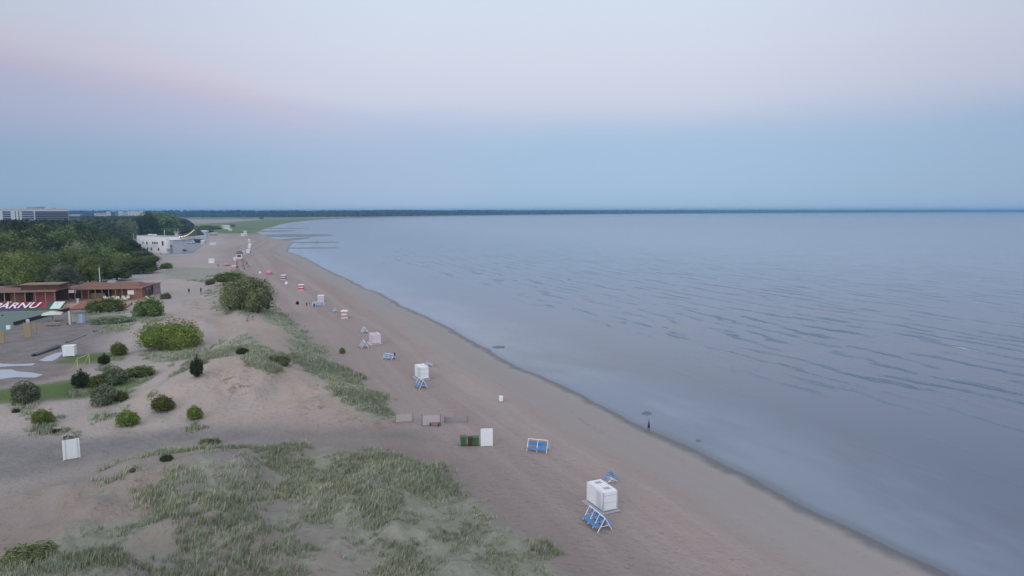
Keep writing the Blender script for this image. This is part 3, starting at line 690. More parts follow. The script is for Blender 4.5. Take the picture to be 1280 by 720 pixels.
def beach_bench(label,p,L,h,rz,slat=blue,frame=wfr,group=None):
    """long A-frame rack of paired reclined slatted seats hung under a top rail"""
    t=thing('beach_bench',label,'bench',p,rz,group); n=3
    MB().tube((-L/2,0,h),(L/2,0,h),.045).build('top_rail',frame,t)
    for i in range(n+1 if L>2.6 else n):
        x=-L/2+L*i/((n if L>2.6 else n-1)); b=MB()
        b.tube((x,0,h),(x-.0,-.75,0),.038); b.tube((x,0,h),(x,.75,0),.038); b.tube((x,-.45,h*.4),(x,.45,h*.4),.025); b.build('leg_frame',frame,t)
    for sgn in(-1,1):
        s_=MB(); k=MB()
        for j in range(4): s_.box((0,sgn*(.42+.14*j),.46-.018*j),(L*.96,.11,.03))
        s_.build('seat',slat,t)
        for j in range(2): k.box((0,sgn*(.16+.08*(1-j)),.70+.26*j),(L*.96,.03,.15))
        k.build('backrest',slat,t)
    return t
def P(px,py): return hit(px,py)
# nearest cabin
a=P(753.5,638.5); bR=P(773,636); cL=P(735.5,627)
vL=(cL-a); vL.z=0; lenL=vL.length; rz=math.atan2(vL.y,vL.x)-math.pi/2
mp=mpp(a)
def cabin_px(label,px,py,w,l,h,rzd,**k):
    p=P(px,py); return changing_cabin(label,p,w*mpp(p),l,h*mpp(p)-.2,rzd,**k)
rzb=BEACH-math.pi/2
cabin_px('largest white changing cabin with two roof hatches, nearest one on the beach',762.5,640.5,20,3.0,27,rzb+.02)
cabin_px('white box cabin on the middle beach with a blue bench before it',530.5,475,11.5,2.6,16.5,rzb+.05,hatch=False)
cabin_px('pinkish white cabin beside two pale blue benches',470.5,430.5,11.5,2.6,12.5,rzb,bm=pinkw,hatch=True,plinth=pinkw)
def bench_px(label,px,py,L,h,rz,**k):
    p=P(px,py); return beach_bench(label,p,L*mpp(p),h*mpp(p),rz,**k)
bench_px('blue and white A-frame bench in front of the largest white cabin',746.5,656,38,17,BEACH-.02)
bench_px('blue and white double bench standing free on the sand, broadside to the camera',672.5,563,25,14,-.28)
bench_px('small blue bench half hidden behind the largest white cabin',763,602,8,5,BEACH)
bench_px('blue and white A-frame bench in front of the white box cabin',526.5,484,20,11,BEACH)
bench_px('faint blue bench just behind the white box cabin',535,457.5,10,5.5,BEACH,slat=paleblue)
bench_px('pale blue bench left of the pinkish cabin, the farther of the two',455.5,416,11,7,BEACH,slat=paleblue)
bench_px('pale blue bench left of the pinkish cabin, the nearer of the two',455,434.5,14,9,BEACH,slat=paleblue)
bench_px('pale blue bench beside the person in black on the middle beach',486.5,449,14,7,-.5,slat=mat('pale_blue_slats',(.25,.42,.60),.6,.15,2))
bench_px('long pale blue bench below the pink-roofed kiosk, beside a beachgoer',398,382.5,14,5,-.05,slat=mat('pale_blue_slats',(.25,.42,.60)))
bench_px('smallest pale bench left of the white and orange kiosk',419.5,390,6,5,BEACH,slat=paleblue)
def kiosk(label,px,py,w,h,bm,rm,stripe=None,rz=None,cat='kiosk',group=None,d=1.0,name='beach_kiosk'):
    p=P(px,py); m_=mpp(p); w=w*m_; h=h*m_; t=thing(name,label,cat,p,rzb*.5 if rz is None else rz,group)
    MB().box((0,w*d/2,h*.42),(w*.88,w*.85*d,h*.84)).build('wall',bm,t,.03)
    b=MB(); b.loft([[(-w/2,-.02*w,h*.82),(w/2,-.02*w,h*.82),(w/2,w*d*1.02,h*.82),(-w/2,w*d*1.02,h*.82)],[(-w*.46,0,h*.93),(w*.46,0,h*.93),(w*.46,w*d,h*.93),(-w*.46,w*d,h*.93)],[(-w*.3,w*d*.3,h),(w*.3,w*d*.3,h),(w*.3,w*d*.7,h),(-w*.3,w*d*.7,h)]]); b.build('roof',rm,t)
    if stripe:
        b=MB(); b.box((0,-.03,h*.48),(w*.80,.05,h*.20)); b.box((0,-.55,.07),(w*.95,1.0,.12)); b.build('counter',stripe,t)
    return t
kiosk('white and orange kiosk with dark hatch on the middle beach',430.5,397.5,9,9.5,mat('salmon',(.50,.30,.25),.7,.2,2),mat('off_white',(.66,.60,.60),.7,.05,2),mat('off_white',(.66,.60,.60)))
kiosk('pink-white roofed kiosk above the long pale blue bench',401,376.5,8.5,7.5,mat('pinkish_white',(0,0,0)),mat('off_white',(0,0,0)),pinkw)
kiosk('bright red kiosk with white roof edge on the beach',376.3,362.5,7.5,7,red,mat('off_white',(0,0,0)),mat('off_white',(0,0,0)))
kiosk('dark and white striped small kiosk right of the pink tent',354.2,349.5,6.5,6,mat('plum',(.14,.09,.12),.7,.3,3),mat('off_white',(0,0,0)),white)
kiosk('white cabin with two roofs alone on the far beach, left of the lookout tower',264,329,7,5.5,concrete,white)
kiosk('orange-white small kiosk nearest the foot of the lookout tower',292,337,5.5,5,mat('salmon',(0,0,0)),mat('off_white',(0,0,0)))
kiosk('white hut directly left of the lookout tower',293.6,326,3.6,4.5,mat('off_white',(0,0,0)),white)
kiosk('pale pink hut behind the right shoulder of the lookout tower',304.3,318,3.6,4.5,pinkw,pinkw)
kiosk('largest white hut in the far row right of the lookout tower',310,316.5,5,4.6,white,white)
kiosk('second white hut up the far row',311.4,310.5,3.6,3.2,white,white)
kiosk('third white hut up the far row',312.2,307,3.6,3.0,white,white)
kiosk('fourth, pinkish hut up the far row',311.2,302.5,2.8,3.6,pinkw,white)
kiosk('long white awning hut lying slanted on the far beach',302.5,295,6,3.2,white,white,rz=-.6)
kiosk('white hut at the far end of the beach, right of the slanted one',306.3,291,3.6,2.4,white,white)
kiosk('flat white awning on the sand right of the dark vehicle',265.5,306.2,7.5,2.4,white,white)
kiosk('beige round-cornered kiosk at the right end of the dark trailer',253,306,4.6,5.5,mat('beige_wall',(.5,.47,.43),.7,.1,1),white)
kiosk('blue-grey hall tent behind the dark trailer',251.5,297.5,14,9.5,mat('hall_cloth',(.38,.43,.50),.7,.08,1),mat('hall_roof',(.46,.50,.56),.7,.08,1),d=.9)
kiosk('low pale shelter right of the blue-grey hall tent',266,294.5,9,3.4,slate,white)
kiosk('farthest white beach pavilion with broad white roof',281.5,286.5,10,4.5,white,white)
kiosk('narrow white shelter beside the farthest white pavilion',287.5,288,4.5,1.8,concrete,white)
# tents / parasols
def closed_parasol(label,px,py,h,m):
    p=P(px,py); k=mpp(p); h*=k; t=thing('beach_parasol',label,'parasol',p)
    MB().tube((0,0,-.2),(0,0,h),.06).build('pole',wfr,t); MB().loft([[(r_*math.cos(i*.785),r_*math.sin(i*.785),z_) for i in range(8)] for r_,z_ in((.12,h),(.42,h*.72),(.75,h*.45),(.55,h*.40))]).build('canopy',m,t)
closed_parasol('dark red half closed parasol just right of the lookout tower legs',308.5,332,4.5,dkred)
closed_parasol('dark maroon parasol below the left legs of the lookout tower',297,336.5,4,mat('maroon_cloth',(.16,.06,.08),.8,.2,2))
closed_parasol('grey parasol beside the largest white hut in the far row',313.2,317.5,4,mat('tarp_dim',(.16,.18,.18),.8,.2,2))
closed_parasol('faded orange parasol left of the orange-white small kiosk',287.5,337.5,3.6,mat('salmon',(0,0,0)))
closed_parasol('thin white closed parasol below the dark and white striped kiosk',358,357.5,6,mat('off_white',(0,0,0)))
def beach_tent(label,px,py,w,h,m):
    p=P(px,py); k=mpp(p); w*=k; h*=k; t=thing('beach_tent',label,'tent',p,0)
    b=MB(); rings=[]
    for j in range(6):
        q=j/5; rr_=w/2*math.cos(q*1.5); zz=.15*h+.80*h*math.sin(q*1.5)
        rings.append([(rr_*math.cos(i*math.pi/5),w/2+rr_*math.sin(i*math.pi/5),zz) for i in range(10)])
    b.loft(rings).build('canopy',m,t,smooth=True)
    b=MB()
    for i in range(5): a_=i*2*math.pi/5; b.tube((w*.42*math.cos(a_),w/2+w*.42*math.sin(a_),-.1),(w*.42*math.cos(a_),w/2+w*.42*math.sin(a_),h*.35),.05)
    b.build('leg',wfr,t); return t
beach_tent('bright pink domed beach tent',335.5,343,8,6,pink)
beach_tent('faded rose low beach tent left of the orange-white kiosk',281.5,332.5,9,4,mat('rose_cloth',(.42,.24,.28),.8,.2,2))
beach_tent('tiny pale tent left of the bright pink domed tent',324.5,343,3.5,4,mat('off_white',(0,0,0)))
def litter_bin(label,px,py,w,h,m,name='litter_bin',lid=None):
    p=P(px,py); k=mpp(p); w*=k; h*=k; t=thing(name,label,'bin',p,rzb*.3)
    MB().loft([[(sx*w*f,w*.45+sy*w*f,z) for sx,sy in((-.5,-.5),(.5,-.5),(.5,.5),(-.5,.5))] for f,z in((.86,.05),(1,h*.88))]).build('body',m,t,.02)
    MB().box((0,w*.45,h*.93),(w*1.04,w*1.08,h*.10)).build('lid',lid or m,t,.02); return t
litter_bin('left green bin of three bins beside the tall white panel',579.5,558,8,12.5,green)
litter_bin('middle dark brown bin of three between the two green ones',588,558,6.5,12,brown)
litter_bin('right green bin, next to the tall white panel',595,558,7.5,12,green)
litter_bin('small white bin standing alone near the wet sand',626.3,502.5,5,7,wfr,lid=white)
litter_bin('dark small bin left of the pale changing stand on the beach',299,0,1,1,black) if False else None
def panel(label,px,py,w,h,rz,side=False):
    p=P(px,py); k=mpp(p); w*=k; h*=k; t=thing('changing_screen',label,'screen',p,rz)
    MB().box((0,0,h/2+.06),(w,.06,h)).build('front_panel',white,t,.01)
    if side:
        for q in(-.34,.38): MB().box((w*q,-.045,h/2+.06),(.05,.03,h*.99)).build('post',mat('screen_post',(.42,.42,.48),.6,.05,2),t)
    for q in(-.5,.5): MB().tube((w*q,0,-.2),(w*q,0,h+.02),.035).build('corner_post',wfr,t)
    return t
panel('tall blank white changing screen right of the three bins',608.5,558,14.5,22.5,rzb*.25)
panel('white changing screen with two dark uprights, on the sand path at far left',90,574,17.5,25,.62,True)
bv=P(85,549); t=thing('duffel_bag','black bag lying on the sand just behind the white screen at far left','bag',bv,.3)
MB().loft([[(x,.2*c*f,.2+.2*s_*f) for c,s_ in [(math.cos(i*.785),math.sin(i*.785)) for i in range(8)]] for x,f in((-.5,.6),(-.4,1),(.4,1),(.5,.6))]).build('body',black,t,smooth=True)
MB().tube((-.2,0,.4),(0,0,.6),.03).tube((0,0,.6),(.2,0,.4),.03).build('handle',black,t)
# wind screens
def windscreen(label,x0,x1,py,h,m,post=True,op=None):
    a=P(x0,py); b=P(x1,py); k=mpp(a); d=b-a; L=math.hypot(d.x,d.y); t=thing('wind_screen',label,'wind screen',a,math.atan2(d.y,d.x)); h*=k
    MB().box((L/2,0,h*.52),(L,.05,h*.93)).build('cloth',m,t)
    for q in(0,1): MB().tube((L*q,-.04,-.2),(L*q,-.04,h*1.08),.06).build('post',mat('screen_post2',(.20,.19,.22),.7,.1,2),t)
    return t
windscreen('dull beige low wind screen at the dune edge, left one of the row',494,516,528.5,10,mat('canvas_beige',(.40,.35,.34),.85,.05,2))
windscreen('pale mauve wind screen behind the orange bench, middle of the row',527.5,550.5,532,13,mat('canvas_mauve',(.40,.36,.39),.85,.05,2))
windscreen('thin sagging grey net screen at the right end of the row',556,584.5,528,7,mat('net_grey',(.27,.245,.26),.9,.05,2))
p=P(543,533); k=mpp(p); t=thing('wooden_bench','orange-brown wooden bench in front of the pale mauve wind screen','bench',p,0)
for j in range(4): pass
MB().box((0,.25,.45),(12.5*k,.5,.07)).build('seat',orange,t,.02); MB().box((0,.5,.66),(12.5*k,.05,.30)).build('backrest',orange,t,.02)
for q in(-.42,.42): MB().box((q*12.5*k,.25,.2),(.10,.45,.42)).build('leg',brown,t)
p=P(239,535); k=mpp(p); t=thing('driftwood_plank','short dark plank lying on the sand below the smallest round bush','plank',p,.05)
MB().box((0,0,.12),(20*k,.28,.10)).box((0,.2,.06),(18*k,.2,.10)).build('board',dkw,t,.02)
# lookout tower
p=P(299.5,334); k=mpp(p); t=thing('lifeguard_tower','lookout tower with dark roof, pink-white cabin and dark red legs on the far beach','tower',p,rzb*.3)
w=7*k; h=20*k; b=MB()
for q in(-.5,.5):
    for e in(0,.8): MB().tube((q*w*1.15,e*w,-.2),(q*w*.8,e*w,h*.5),.28*k).build('leg',dkred,t)
MB().box((0,w*.4,h*.47),(w*1.15,w,.3*k+.1)).build('platform',dkred,t)
MB().box((0,w*.4,h*.66),(w*.95,w*.8,h*.34)).build('cabin',mat('pinkish_white',(0,0,0)),t,.03)
MB().box((0,-.06,h*.70),(w*.6,.05,h*.12)).build('window',glass,t)
MB().loft([[(-w*.62,-.15*w,h*.85),(w*.62,-.15*w,h*.85),(w*.62,w*.95,h*.85),(-w*.62,w*.95,h*.85)],[(-w*.3,.2*w,h),(w*.3,.2*w,h),(w*.3,w*.6,h),(-w*.3,w*.6,h)]]).build('roof',mat('plum',(0,0,0)),t)
b=MB(); b.tube((w*.6,0,h*.45),(w*1.9,-w*.4,.1),.2*k)
for j in range(6): q=j/5; b.box((w*(.6+1.3*q),-w*.4*q,h*.45*(1-q)+.1),(w*.3,.8*k,.12))
b.build('stairs',dkred,t)
# ------------------------------------------------------------------ people
skin=mat('skin',(.38,.23,.17),.6,.05,4); hairm=mat('dark_hair',(.02,.015,.012),.7,.1,8)
def person(label,p,rz,top,bottom,H=1.72,pose='stand',skirt=False):
    t=thing('person',label,'person',p,rz); s=H/1.72
    step=.17 if pose=='walk' else .05
    sit=pose=='sit'
    if sit: hip=Vector((0,0,.30)); kn=[Vector((q*.14,.38,.48)) for q in(-1,1)]; an=[Vector((q*.13,.55,.08)) for q in(-1,1)]
    else: hip=Vector((0,0,.92)); kn=[Vector((q*.10,q*step*.6+.03,.49)) for q in(-1,1)]; an=[Vector((q*.11,q*step-.02,.08)) for q in(-1,1)]
    o=hip.z-.92
    V=[hip,hip+Vector((0,0,.20)),hip+Vector((0,.0,.42)),hip+Vector((0,.0,.54)),hip+Vector((0,.02,.63)),hip+Vector((0,.03,.74)),hip+Vector((0,.02,.80))]
    Rr=[(.15,.11),(.135,.095),(.165,.11),(.06,.06),(.058,.06),(.078,.095),(.05,.06)]
    E=[(0,1),(1,2),(2,3),(3,4),(4,5),(5,6)]
    for i,q in enumerate((-1,1)):
        n=len(V); V+=[hip+Vector((q*.095,0,-.06)),kn[i],an[i],an[i]+Vector((0,.17,-.045))]; Rr+=[(.088,.088),(.058,.06),(.04,.042),(.04,.025)]; E+=[(0,n),(n,n+1),(n+1,n+2),(n+2,n+3)]
        n=len(V); sh=hip+Vector((q*.185,0,.48)); el=hip+Vector((q*.24,-.03-q*step*.4,.20)); wr=hip+Vector((q*.23,.08-q*step*.5,-.03)) if not sit else kn[i]+Vector((0,-.06,.06))
        V+=[sh,el,wr,wr+(wr-el).normalized()*.09]; Rr+=[(.058,.058),(.042,.042),(.028,.028),(.034,.018)]; E+=[(2,n),(n,n+1),(n+1,n+2),(n+2,n+3)]
        hand=V[n+3]; dd=(wr-el).normalized()
        for f in range(5):
            m_=len(V); off=Vector((0,(f-2)*.017,0)) if f<4 else Vector((-q*.015,.045,.02)); ln=(.075,.085,.08,.06,.05)[f]
            V+=[hand+off+dd*.03,hand+off+dd*(.03+ln)]; Rr+=[(.009,.009),(.007,.007)]; E+=[(n+3,m_),(m_,m_+1)]
    def skinmesh(name,V,Rr,E,m,root=0,sub=1):
        me=bpy.data.meshes.new(name); me.from_pydata([tuple(v_*s) for v_ in V],E,[]); o_=bpy.data.objects.new(name,me); C.objects.link(o_); o_.parent=t
        sk=me.skin_vertices if len(me.skin_vertices) else None
        md=o_.modifiers.new('skin','SKIN'); 
        if not len(me.skin_vertices): me.skin_vertices.new() if hasattr(me.skin_vertices,'new') else None
        if len(me.skin_vertices):
            for i_,r_ in enumerate(Rr): me.skin_vertices[0].data[i_].radius=(r_[0]*s,r_[1]*s)
            me.skin_vertices[0].data[root].use_root=True
        sb=o_.modifiers.new('sub','SUBSURF'); sb.levels=sb.render_levels=sub; md.use_smooth_shade=True
        me.materials.append(m); return o_
    skinmesh('body',V,Rr,E,skin)
    # clothes: slightly larger tapered shells
    def ring(c,rx,ry,n=12): return [((c[0]+rx*math.cos(i*2*math.pi/n))*s,(c[1]+ry*math.sin(i*2*math.pi/n))*s,c[2]*s) for i in range(n)]
    z0=hip.z; b=MB().loft([ring((0,0,z0-.10),.185,.14),ring((0,0,z0+.12),.17,.13),ring((0,0,z0+.34),.205,.14),ring((0,0,z0+.48),.20,.12),ring((0,0,z0+.555),.075,.075)])
    for i,q in enumerate((-1,1)):
        sh=hip+Vector((q*.185,0,.48)); el=hip+Vector((q*.24,-.03-q*step*.4,.20)); wr=(hip+Vector((q*.23,.08-q*step*.5,-.03))) if not sit else kn[i]+Vector((0,-.06,.06))
        b.tube(sh*s,el*s,.078*s,.062*s,10); b.tube(el*s,(wr*.9+el*.1)*s,.062*s,.046*s,10)
    b.build('jacket',top,t,smooth=True)
    b=MB()
    if skirt: b.loft([ring((0,0,z0+.06),.18,.135),ring((0,0,z0-.25),.24,.19),ring((0,.02,.18),.30,.25)])
    else:
        for i,q in enumerate((-1,1)):
            hp=hip+Vector((q*.085,0,.0)); b.tube(hp*s,kn[i]*s,.115*s,.082*s,10); b.tube(kn[i]*s,(an[i]+Vector((0,0,.04)))*s,.082*s,.062*s,10)
    b.build('skirt' if skirt else 'trousers',bottom,t,smooth=True)
    hd=hip+Vector((0,.0,.745)); rs_=[]
    for j in range(6): q=j/5; rs_.append([((hd.x+.092*math.cos(a_)*math.cos(q*1.5))*s,(hd.y-.012+.11*math.sin(a_)*math.cos(q*1.5))*s,(hd.z+.01+.115*math.sin(q*1.5)+(.045 if math.sin(a_)>0 and j==0 else -.03*(j==0)))*s) for a_ in [i*math.pi/6 for i in range(12)]])
    MB().loft(rs_).build('hair',hairm,t,smooth=True)
    return t
dk=mat('dark_clothes',(.018,.018,.025),.8,.2,4); pur=mat('purple_top',(.07,.04,.12),.8,.2,4); brn=mat('maroon_top',(.12,.04,.05),.8,.2,4); lt=mat('light_top',(.4,.38,.38),.8,.2,4)
def pp(label,px,py,rz,top,bottom,hpx=None,**k):
    p=P(px,py); p.z=max(p.z,-.02); H=1.72 if hpx is None else min(1.85,max(1.05,hpx*mpp(p))); return person(label,p,rz,top,bottom,H,**k)
pp('person in a purple top and long black skirt at the water\'s edge',811,535,1.2,pur,dk,10.5,skirt=True)
pp('person in black seated at the end of a pale blue bench',493,448.5,.6,dk,dk,8.5)
pp('person in black standing at the left end of the long pale blue bench',392.8,384.5,0,dk,dk,5.6)
pp('person in dark clothes, left one of the pair by the tiny dark bush',383.5,383,.4,dk,dk,5.2)
pp('person in a maroon top, right one of the pair by the tiny dark bush',387.2,382.3,2.6,brn,lt,4.4)
pp('person in dark clothes with spread step on the sand left of the willow, left one',236.3,366.5,.3,dk,dk,6.2,pose='walk')
pp('upright person in black on the sand left of the willow, right one',251.3,366,2.9,dk,dk,7)
pp('dark distant figure wading far out beside the sandbars',396.2,303.5,.5,dk,dk,5)
pp('distant person in black on the sand left of the faded rose tent',272.6,333.5,.5,dk,dk,3.6)
pp('distant person below the lookout tower, right of its stairs foot',305.5,337.5,.5,dk,dk,3.2)
pp('distant person in black at the right-hand corner of the white building',209.7,316,.5,dk,dk,4)
pp('distant person in front of the white building wall',201,318.5,.5,dk,dk,2.6)
pp('lone dark figure on the sand in front of the long wooden bar',165,381.5,.5,dk,dk,3.5)
# ------------------------------------------------------------------ left yard
def frame_at(x0,x1,py,py2=None): # origin, x axis along the two pixels
    a=P(x0,py); b=P(x1,py if py2 is None else py2); d=b-a; return a,math.atan2(d.y,d.x),math.hypot(d.x,d.y),mpp(a)
def bar_building(label,x0,x1,py,py2,depth,hw,posts,roof_over,upper=None,walls=(),name='wooden_bar'):
    a,rz,L,k=frame_at(x0,x1,py,py2); a.z=min(a.z,gz(a.x,a.y)); t=thing(name,label,'beach bar',a,rz); h=hw*k
    MB().box((L/2,depth/2,.25),(L,depth,.5)).build('floor_deck',deckb,t)
    for i in range(posts): 
        x=L*(i+.02)/(posts-1) if i<posts-1 else L*.99
        MB().box((x,.12,h/2+.25),(.24,.24,h)).build('post',wood2,t)
    MB().box((L/2,depth*.5+.2,h+.42),(L+.8,depth+roof_over,.28)).build('roof',roofm,t)
    MB().box((L/2,-roof_over/2+.12,h+.36),(L+.9,.14,.42)).build('fascia',wood2,t)
    MB().box((L/2,depth-.15,h/2+.5),(L,.2,h)).build('back_wall',dkw,t)
    for i,(q0,q1,hh,m) in enumerate(walls): MB().box((L*(q0+q1)/2,depth*.35,.5+h*hh/2),(L*(q1-q0),.18,h*hh)).build('wall_panel',m,t)
    return t,L,h,k
t,L,h,k=bar_building('left wooden bar with open timber posts and flat red-brown roof',-46,70,385,382,9,17.5,10,1.2,walls=((.0,.12,.9,dkw),(.2,.3,.5,dkred),(.45,.62,.75,wood),(.7,.95,1,dkred)))
u=MB().box((L*.80,5.2,h+1.25),(L*.42,6,1.5)).build('upper_storey',dkw,t); MB().box((L*.80,5.2,h+2.08),(L*.45,6.8,.18)).build('upper_roof',wood2,u)
for q in(.25,.40,.55,.72): 
    MB().box((L*q,3.0,.95),(1.5,.8,.9)).build('counter',wood,t)
t2,L2,h2,k2=bar_building('long wooden bar with open terrace and red-brown roof, by the flagpole',77,178,377,375,10,14,13,1.0,walls=((.0,.18,.5,dkw),(.2,.3,.9,dkred),(.30,.48,.45,mat('tan_panel',(.42,.30,.20),.7,.2,2)),(.56,.76,1,wood),(.8,1,1,mat('rust_wall',(.22,.10,.08),.75,.2,2))))
u=MB().loft([[(L2*.12,1.5,h2+.55),(L2*.95,1.5,h2+.55),(L2*.97,9.4,h2+.55),(L2*.12,9.4,h2+.55)],[(L2*.20,4,h2+1.7),(L2*.90,4,h2+1.7),(L2*.90,7,h2+1.7),(L2*.20,7,h2+1.7)]]).build('hipped_roof',roofm,t2)
MB().box((L2*.55,5.5,h2+1.95),(L2*.10,1.6,.7)).build('roof_vent',slate,u)
MB().box((L2*.86,.02,h2*.62+.3),(1.9,.06,1.3)).build('menu_board',mat('off_white',(0,0,0)),t2)
MB().box((L2*.90,3.0,h2/2+.5),(L2*.16,5.8,h2*.96)).build('kitchen_box',mat('rust_wall',(0,0,0)),t2)
# right wing, pinkish grey sheds
a,rz,L3,k3=frame_at(181,201,373.5,366); t=thing('storage_shed','mauve-grey shed with dark open bays at the right end of the long wooden bar','shed',a,rz)
MB().box((L3/2,2.5,1.7),(L3,5,3.4)).build('wall',mat('mauve_wall',(.24,.17,.18),.8,.15,1),t); MB().box((L3/2,2.5,3.5),(L3+.6,5.6,.2)).build('roof',roofm,t)
for q in(.1,.3): MB().box((L3*q,-.02,1.3),(L3*.14,.06,2.4)).build('doorway',black,t)
for q in(.55,.7,.85): MB().box((L3*q,-.02,2.3),(.4,.05,.5)).build('window',glass,t)
def poleobj(name,label,cat,px,py,h,r,m,topm=None):
    p=P(px,py); k=mpp(p); t=thing(name,label,cat,p); MB().tube((0,0,-.2),(0,0,h*k),r,r*.7,10).build('pole',m,t); MB().tube((0,0,h*k),(0,0,h*k+.15),r*1.5,r*.8,10).build('cap',topm or m,t); MB().tube((0,0,-.1),(0,0,.15),r*2,r*2,10).build('base',grey,t); return t
poleobj('flag_pole','pale bare flagpole rising behind the roof of the long wooden bar','pole',126,366,31,.16,mat('pole_pale',(.55,.58,.55),.6,.05,2))
poleobj('white_pillar','short white pillar standing on the orange terrace','pillar',97.3,378.5,4.5,.35,mat('off_white',(0,0,0)))
poleobj('lamp_mast','thin pale mast left of the white building','mast',168.5,317,25,.18,mat('mast_grey',(.40,.43,.42),.6,.05,2))
poleobj('white_post','slim white post at the right end of the long bar terrace','post',203,371.5,5,.22,mat('off_white',(0,0,0)))
# terrace
a,rz,L4,k4=frame_at(73,160,388,384); t=thing('terrace','orange-brown timber terrace in front of the long wooden bar','terrace',a,rz)
b=MB(); n_=16
for i in range(n_): b.box((L4/2,4.2*(i+.5)/n_*2-1,.42),(L4,4.2*2/n_*.92,.08))
b.build('deck_boards',deckb,t); MB().box((L4/2,-1.1,.2),(L4,.12,.5)).build('edge_board',wood,t)
b=MB(); b.add([(L4*.18,-1.2,.4),(L4*.42,-1.2,.4),(L4*.40,3,1.6),(L4*.28,3,1.6),(L4*.18,-1.2,.0),(L4*.42,-1.2,.0),(L4*.40,3,0),(L4*.28,3,0)],[(0,1,2,3),(0,4,5,1),(1,5,6,2),(3,2,6,7),(0,3,7,4)]).build('ramp',mat('brick_red_boards',(.24,.10,.07),.8,.2,2),t)
p1=P(150,377); seat0=None
seats=[(131,377),(134,375.8),(137,377.6),(141,376),(144.5,377.8),(148,376.4),(151,378),(154,376.3),(157,377.8),(160,376),(112,371),(118,370.5),(181,373.5),(185,374.5),(190,372)]
for i,(px,py) in enumerate(seats):
    p=P(px,py); p.z=gz(p.x,p.y)+.45 if px<165 else gz(p.x,p.y)+.05
    if seat0 is None:
        seat0=thing('terrace_chair','cream cushioned lounge chair among those set out in front of the long wooden bar','chair',p,.4,'cream chairs on the bar terrace')
        MB().box((0,0,.42),(.9,.85,.22)).build('seat',cream,seat0,.04); MB().box((0,.42,.8),(.9,.18,.7)).build('backrest',cream,seat0,.04)
        for sx in(-.38,.38):
            for sy in(-.34,.36): MB().box((sx,sy,.15),(.07,.07,.32)).build('leg',wood,seat0)
    else: dup(seat0,p,random.random()*6.28)
# banner stand with letters
def text_mesh(word,size,m,parent,loc,rot,shear=0,ext=.02,name='lettering'):
    cu=bpy.data.curves.new('t','FONT'); cu.body=word; cu.size=size; cu.extrude=ext; cu.shear=shear; cu.offset=.02*size
    ob=bpy.data.objects.new('t',cu); C.objects.link(ob); dg=bpy.context.evaluated_depsgraph_get(); me=bpy.data.meshes.new_from_object(ob.evaluated_get(dg)); bpy.data.objects.remove(ob)
    xs=[v.co.x for v in me.vertices]; x0,x1=min(xs),max(xs); me.materials.clear(); me.materials.append(m)
    o=bpy.data.objects.new(name,me); C.objects.link(o); o.parent=parent; o.location=loc; o.rotation_euler=rot; return o,x1-x0
a,rz,LB,kb=frame_at(-14,79,389.5,387.5); hb=11.5*kb
t=thing('banner','slanted dark red banner with big white italic letters along the edge of the green court','banner',a,rz)
til=R(24)
def bb(x0,x1,z0,z1,m,name,y=0.0):
    M_=Matrix.Rotation(-til,3,'X'); sh=.55
    vs=[]
    for yy_ in(-.04+y,.04+y):
        for x_,z_ in((x0,z0),(x1,z0),(x1,z1),(x0,z1)): q=M_@Vector((x_+(z_)*sh,yy_,z_)); vs.append(q)
    return MB().add(vs,[(0,1,2,3),(7,6,5,4),(0,4,5,1),(1,5,6,2),(2,6,7,3),(3,7,4,0)]).build(name,m,t)
bb(0,LB*.73,hb*.30,hb,mat('banner_red',(.26,.03,.07),.7,.1,2),'cloth'); bb(LB*.735,LB*.965,0,hb,dgreen,'green_cloth'); bb(0,LB*.44,0,hb*.29,navy,'navy_strip'); bb(LB*.445,LB*.73,0,hb*.29,dgreen,'green_strip')
wpan=mat('letter_white',(.66,.62,.66),.7,.04,1)
bb(LB*.80,LB*.94,hb*.16,hb*.97,mat('panel_white2',(.60,.66,.64),.7,.04,1),'white_square',-.07)
o,wd_=text_mesh('PÄRNU',hb*.88,wpan,t,(LB*.03,-.10,hb*.33),(math.pi/2-til,0,0),.5,.02)
sc_=LB*.67/wd_; o.scale=(sc_,1,1)
for i in range(9): MB().tube((LB*i/8,hb*.32,-.1),(LB*i/8+hb*.3,hb*.22,hb*.8),.05).build('stay',dkw,t)
# court
cp=[P(-60,392),P(78,390),P(62,398),P(19,407.5),P(0,425),P(-80,440)]
zc=max(q.z for q in cp)+.05
t=thing('sports_court','worn teal-green sports court floor in the yard at left','court',(cp[3].x,cp[3].y,zc))
MB().prism([(q.x-cp[3].x,q.y-cp[3].y) for q in cp],-.5,0).build('playing_surface',teal,t)
a,rz,Lc,kc=frame_at(18,87,407,388.5); t=thing('court_barrier','long low black barrier running diagonally along the edge of the green court','barrier',a,rz)
MB().box((Lc/2,0,.45),(Lc,.18,.95)).build('padding',black,t,.03)
for i in range(9): MB().tube((Lc*i/8,.15,-.2),(Lc*i/8,.15,1.05),.05).build('post',dkw,t)
def smallbox(name,label,cat,px,py,w,h,m,rz=0,d=.9,legs=True):
    p=P(px,py); k=mpp(p); w*=k;h*=k; t=thing(name,label,cat,p,rz); MB().box((0,w*d/2,h*.52),(w,w*d,h*.86)).build('body',m,t,.03); MB().box((0,w*d/2,h*.975),(w*1.05,w*d*1.05,h*.05)).build('lid',m,t,.01)
    for q in(-.4,.4): MB().box((q*w,w*d/2,h*.045),(.12,w*d*.9,h*.10)).build('skid',grey,t)
    return t
smallbox('storage_box','white ridged storage box on the lawn behind the yellow goal frame','box',86,446.5,13,14,white,.35)
smallbox('storage_box','small pale box on the green court corner','box',10,412.5,4,5.5,wfr,.2)
smallbox('storage_box','tiny white box on top edge of the black barrier end','box',34,403.5,3.2,4,wfr,.2)
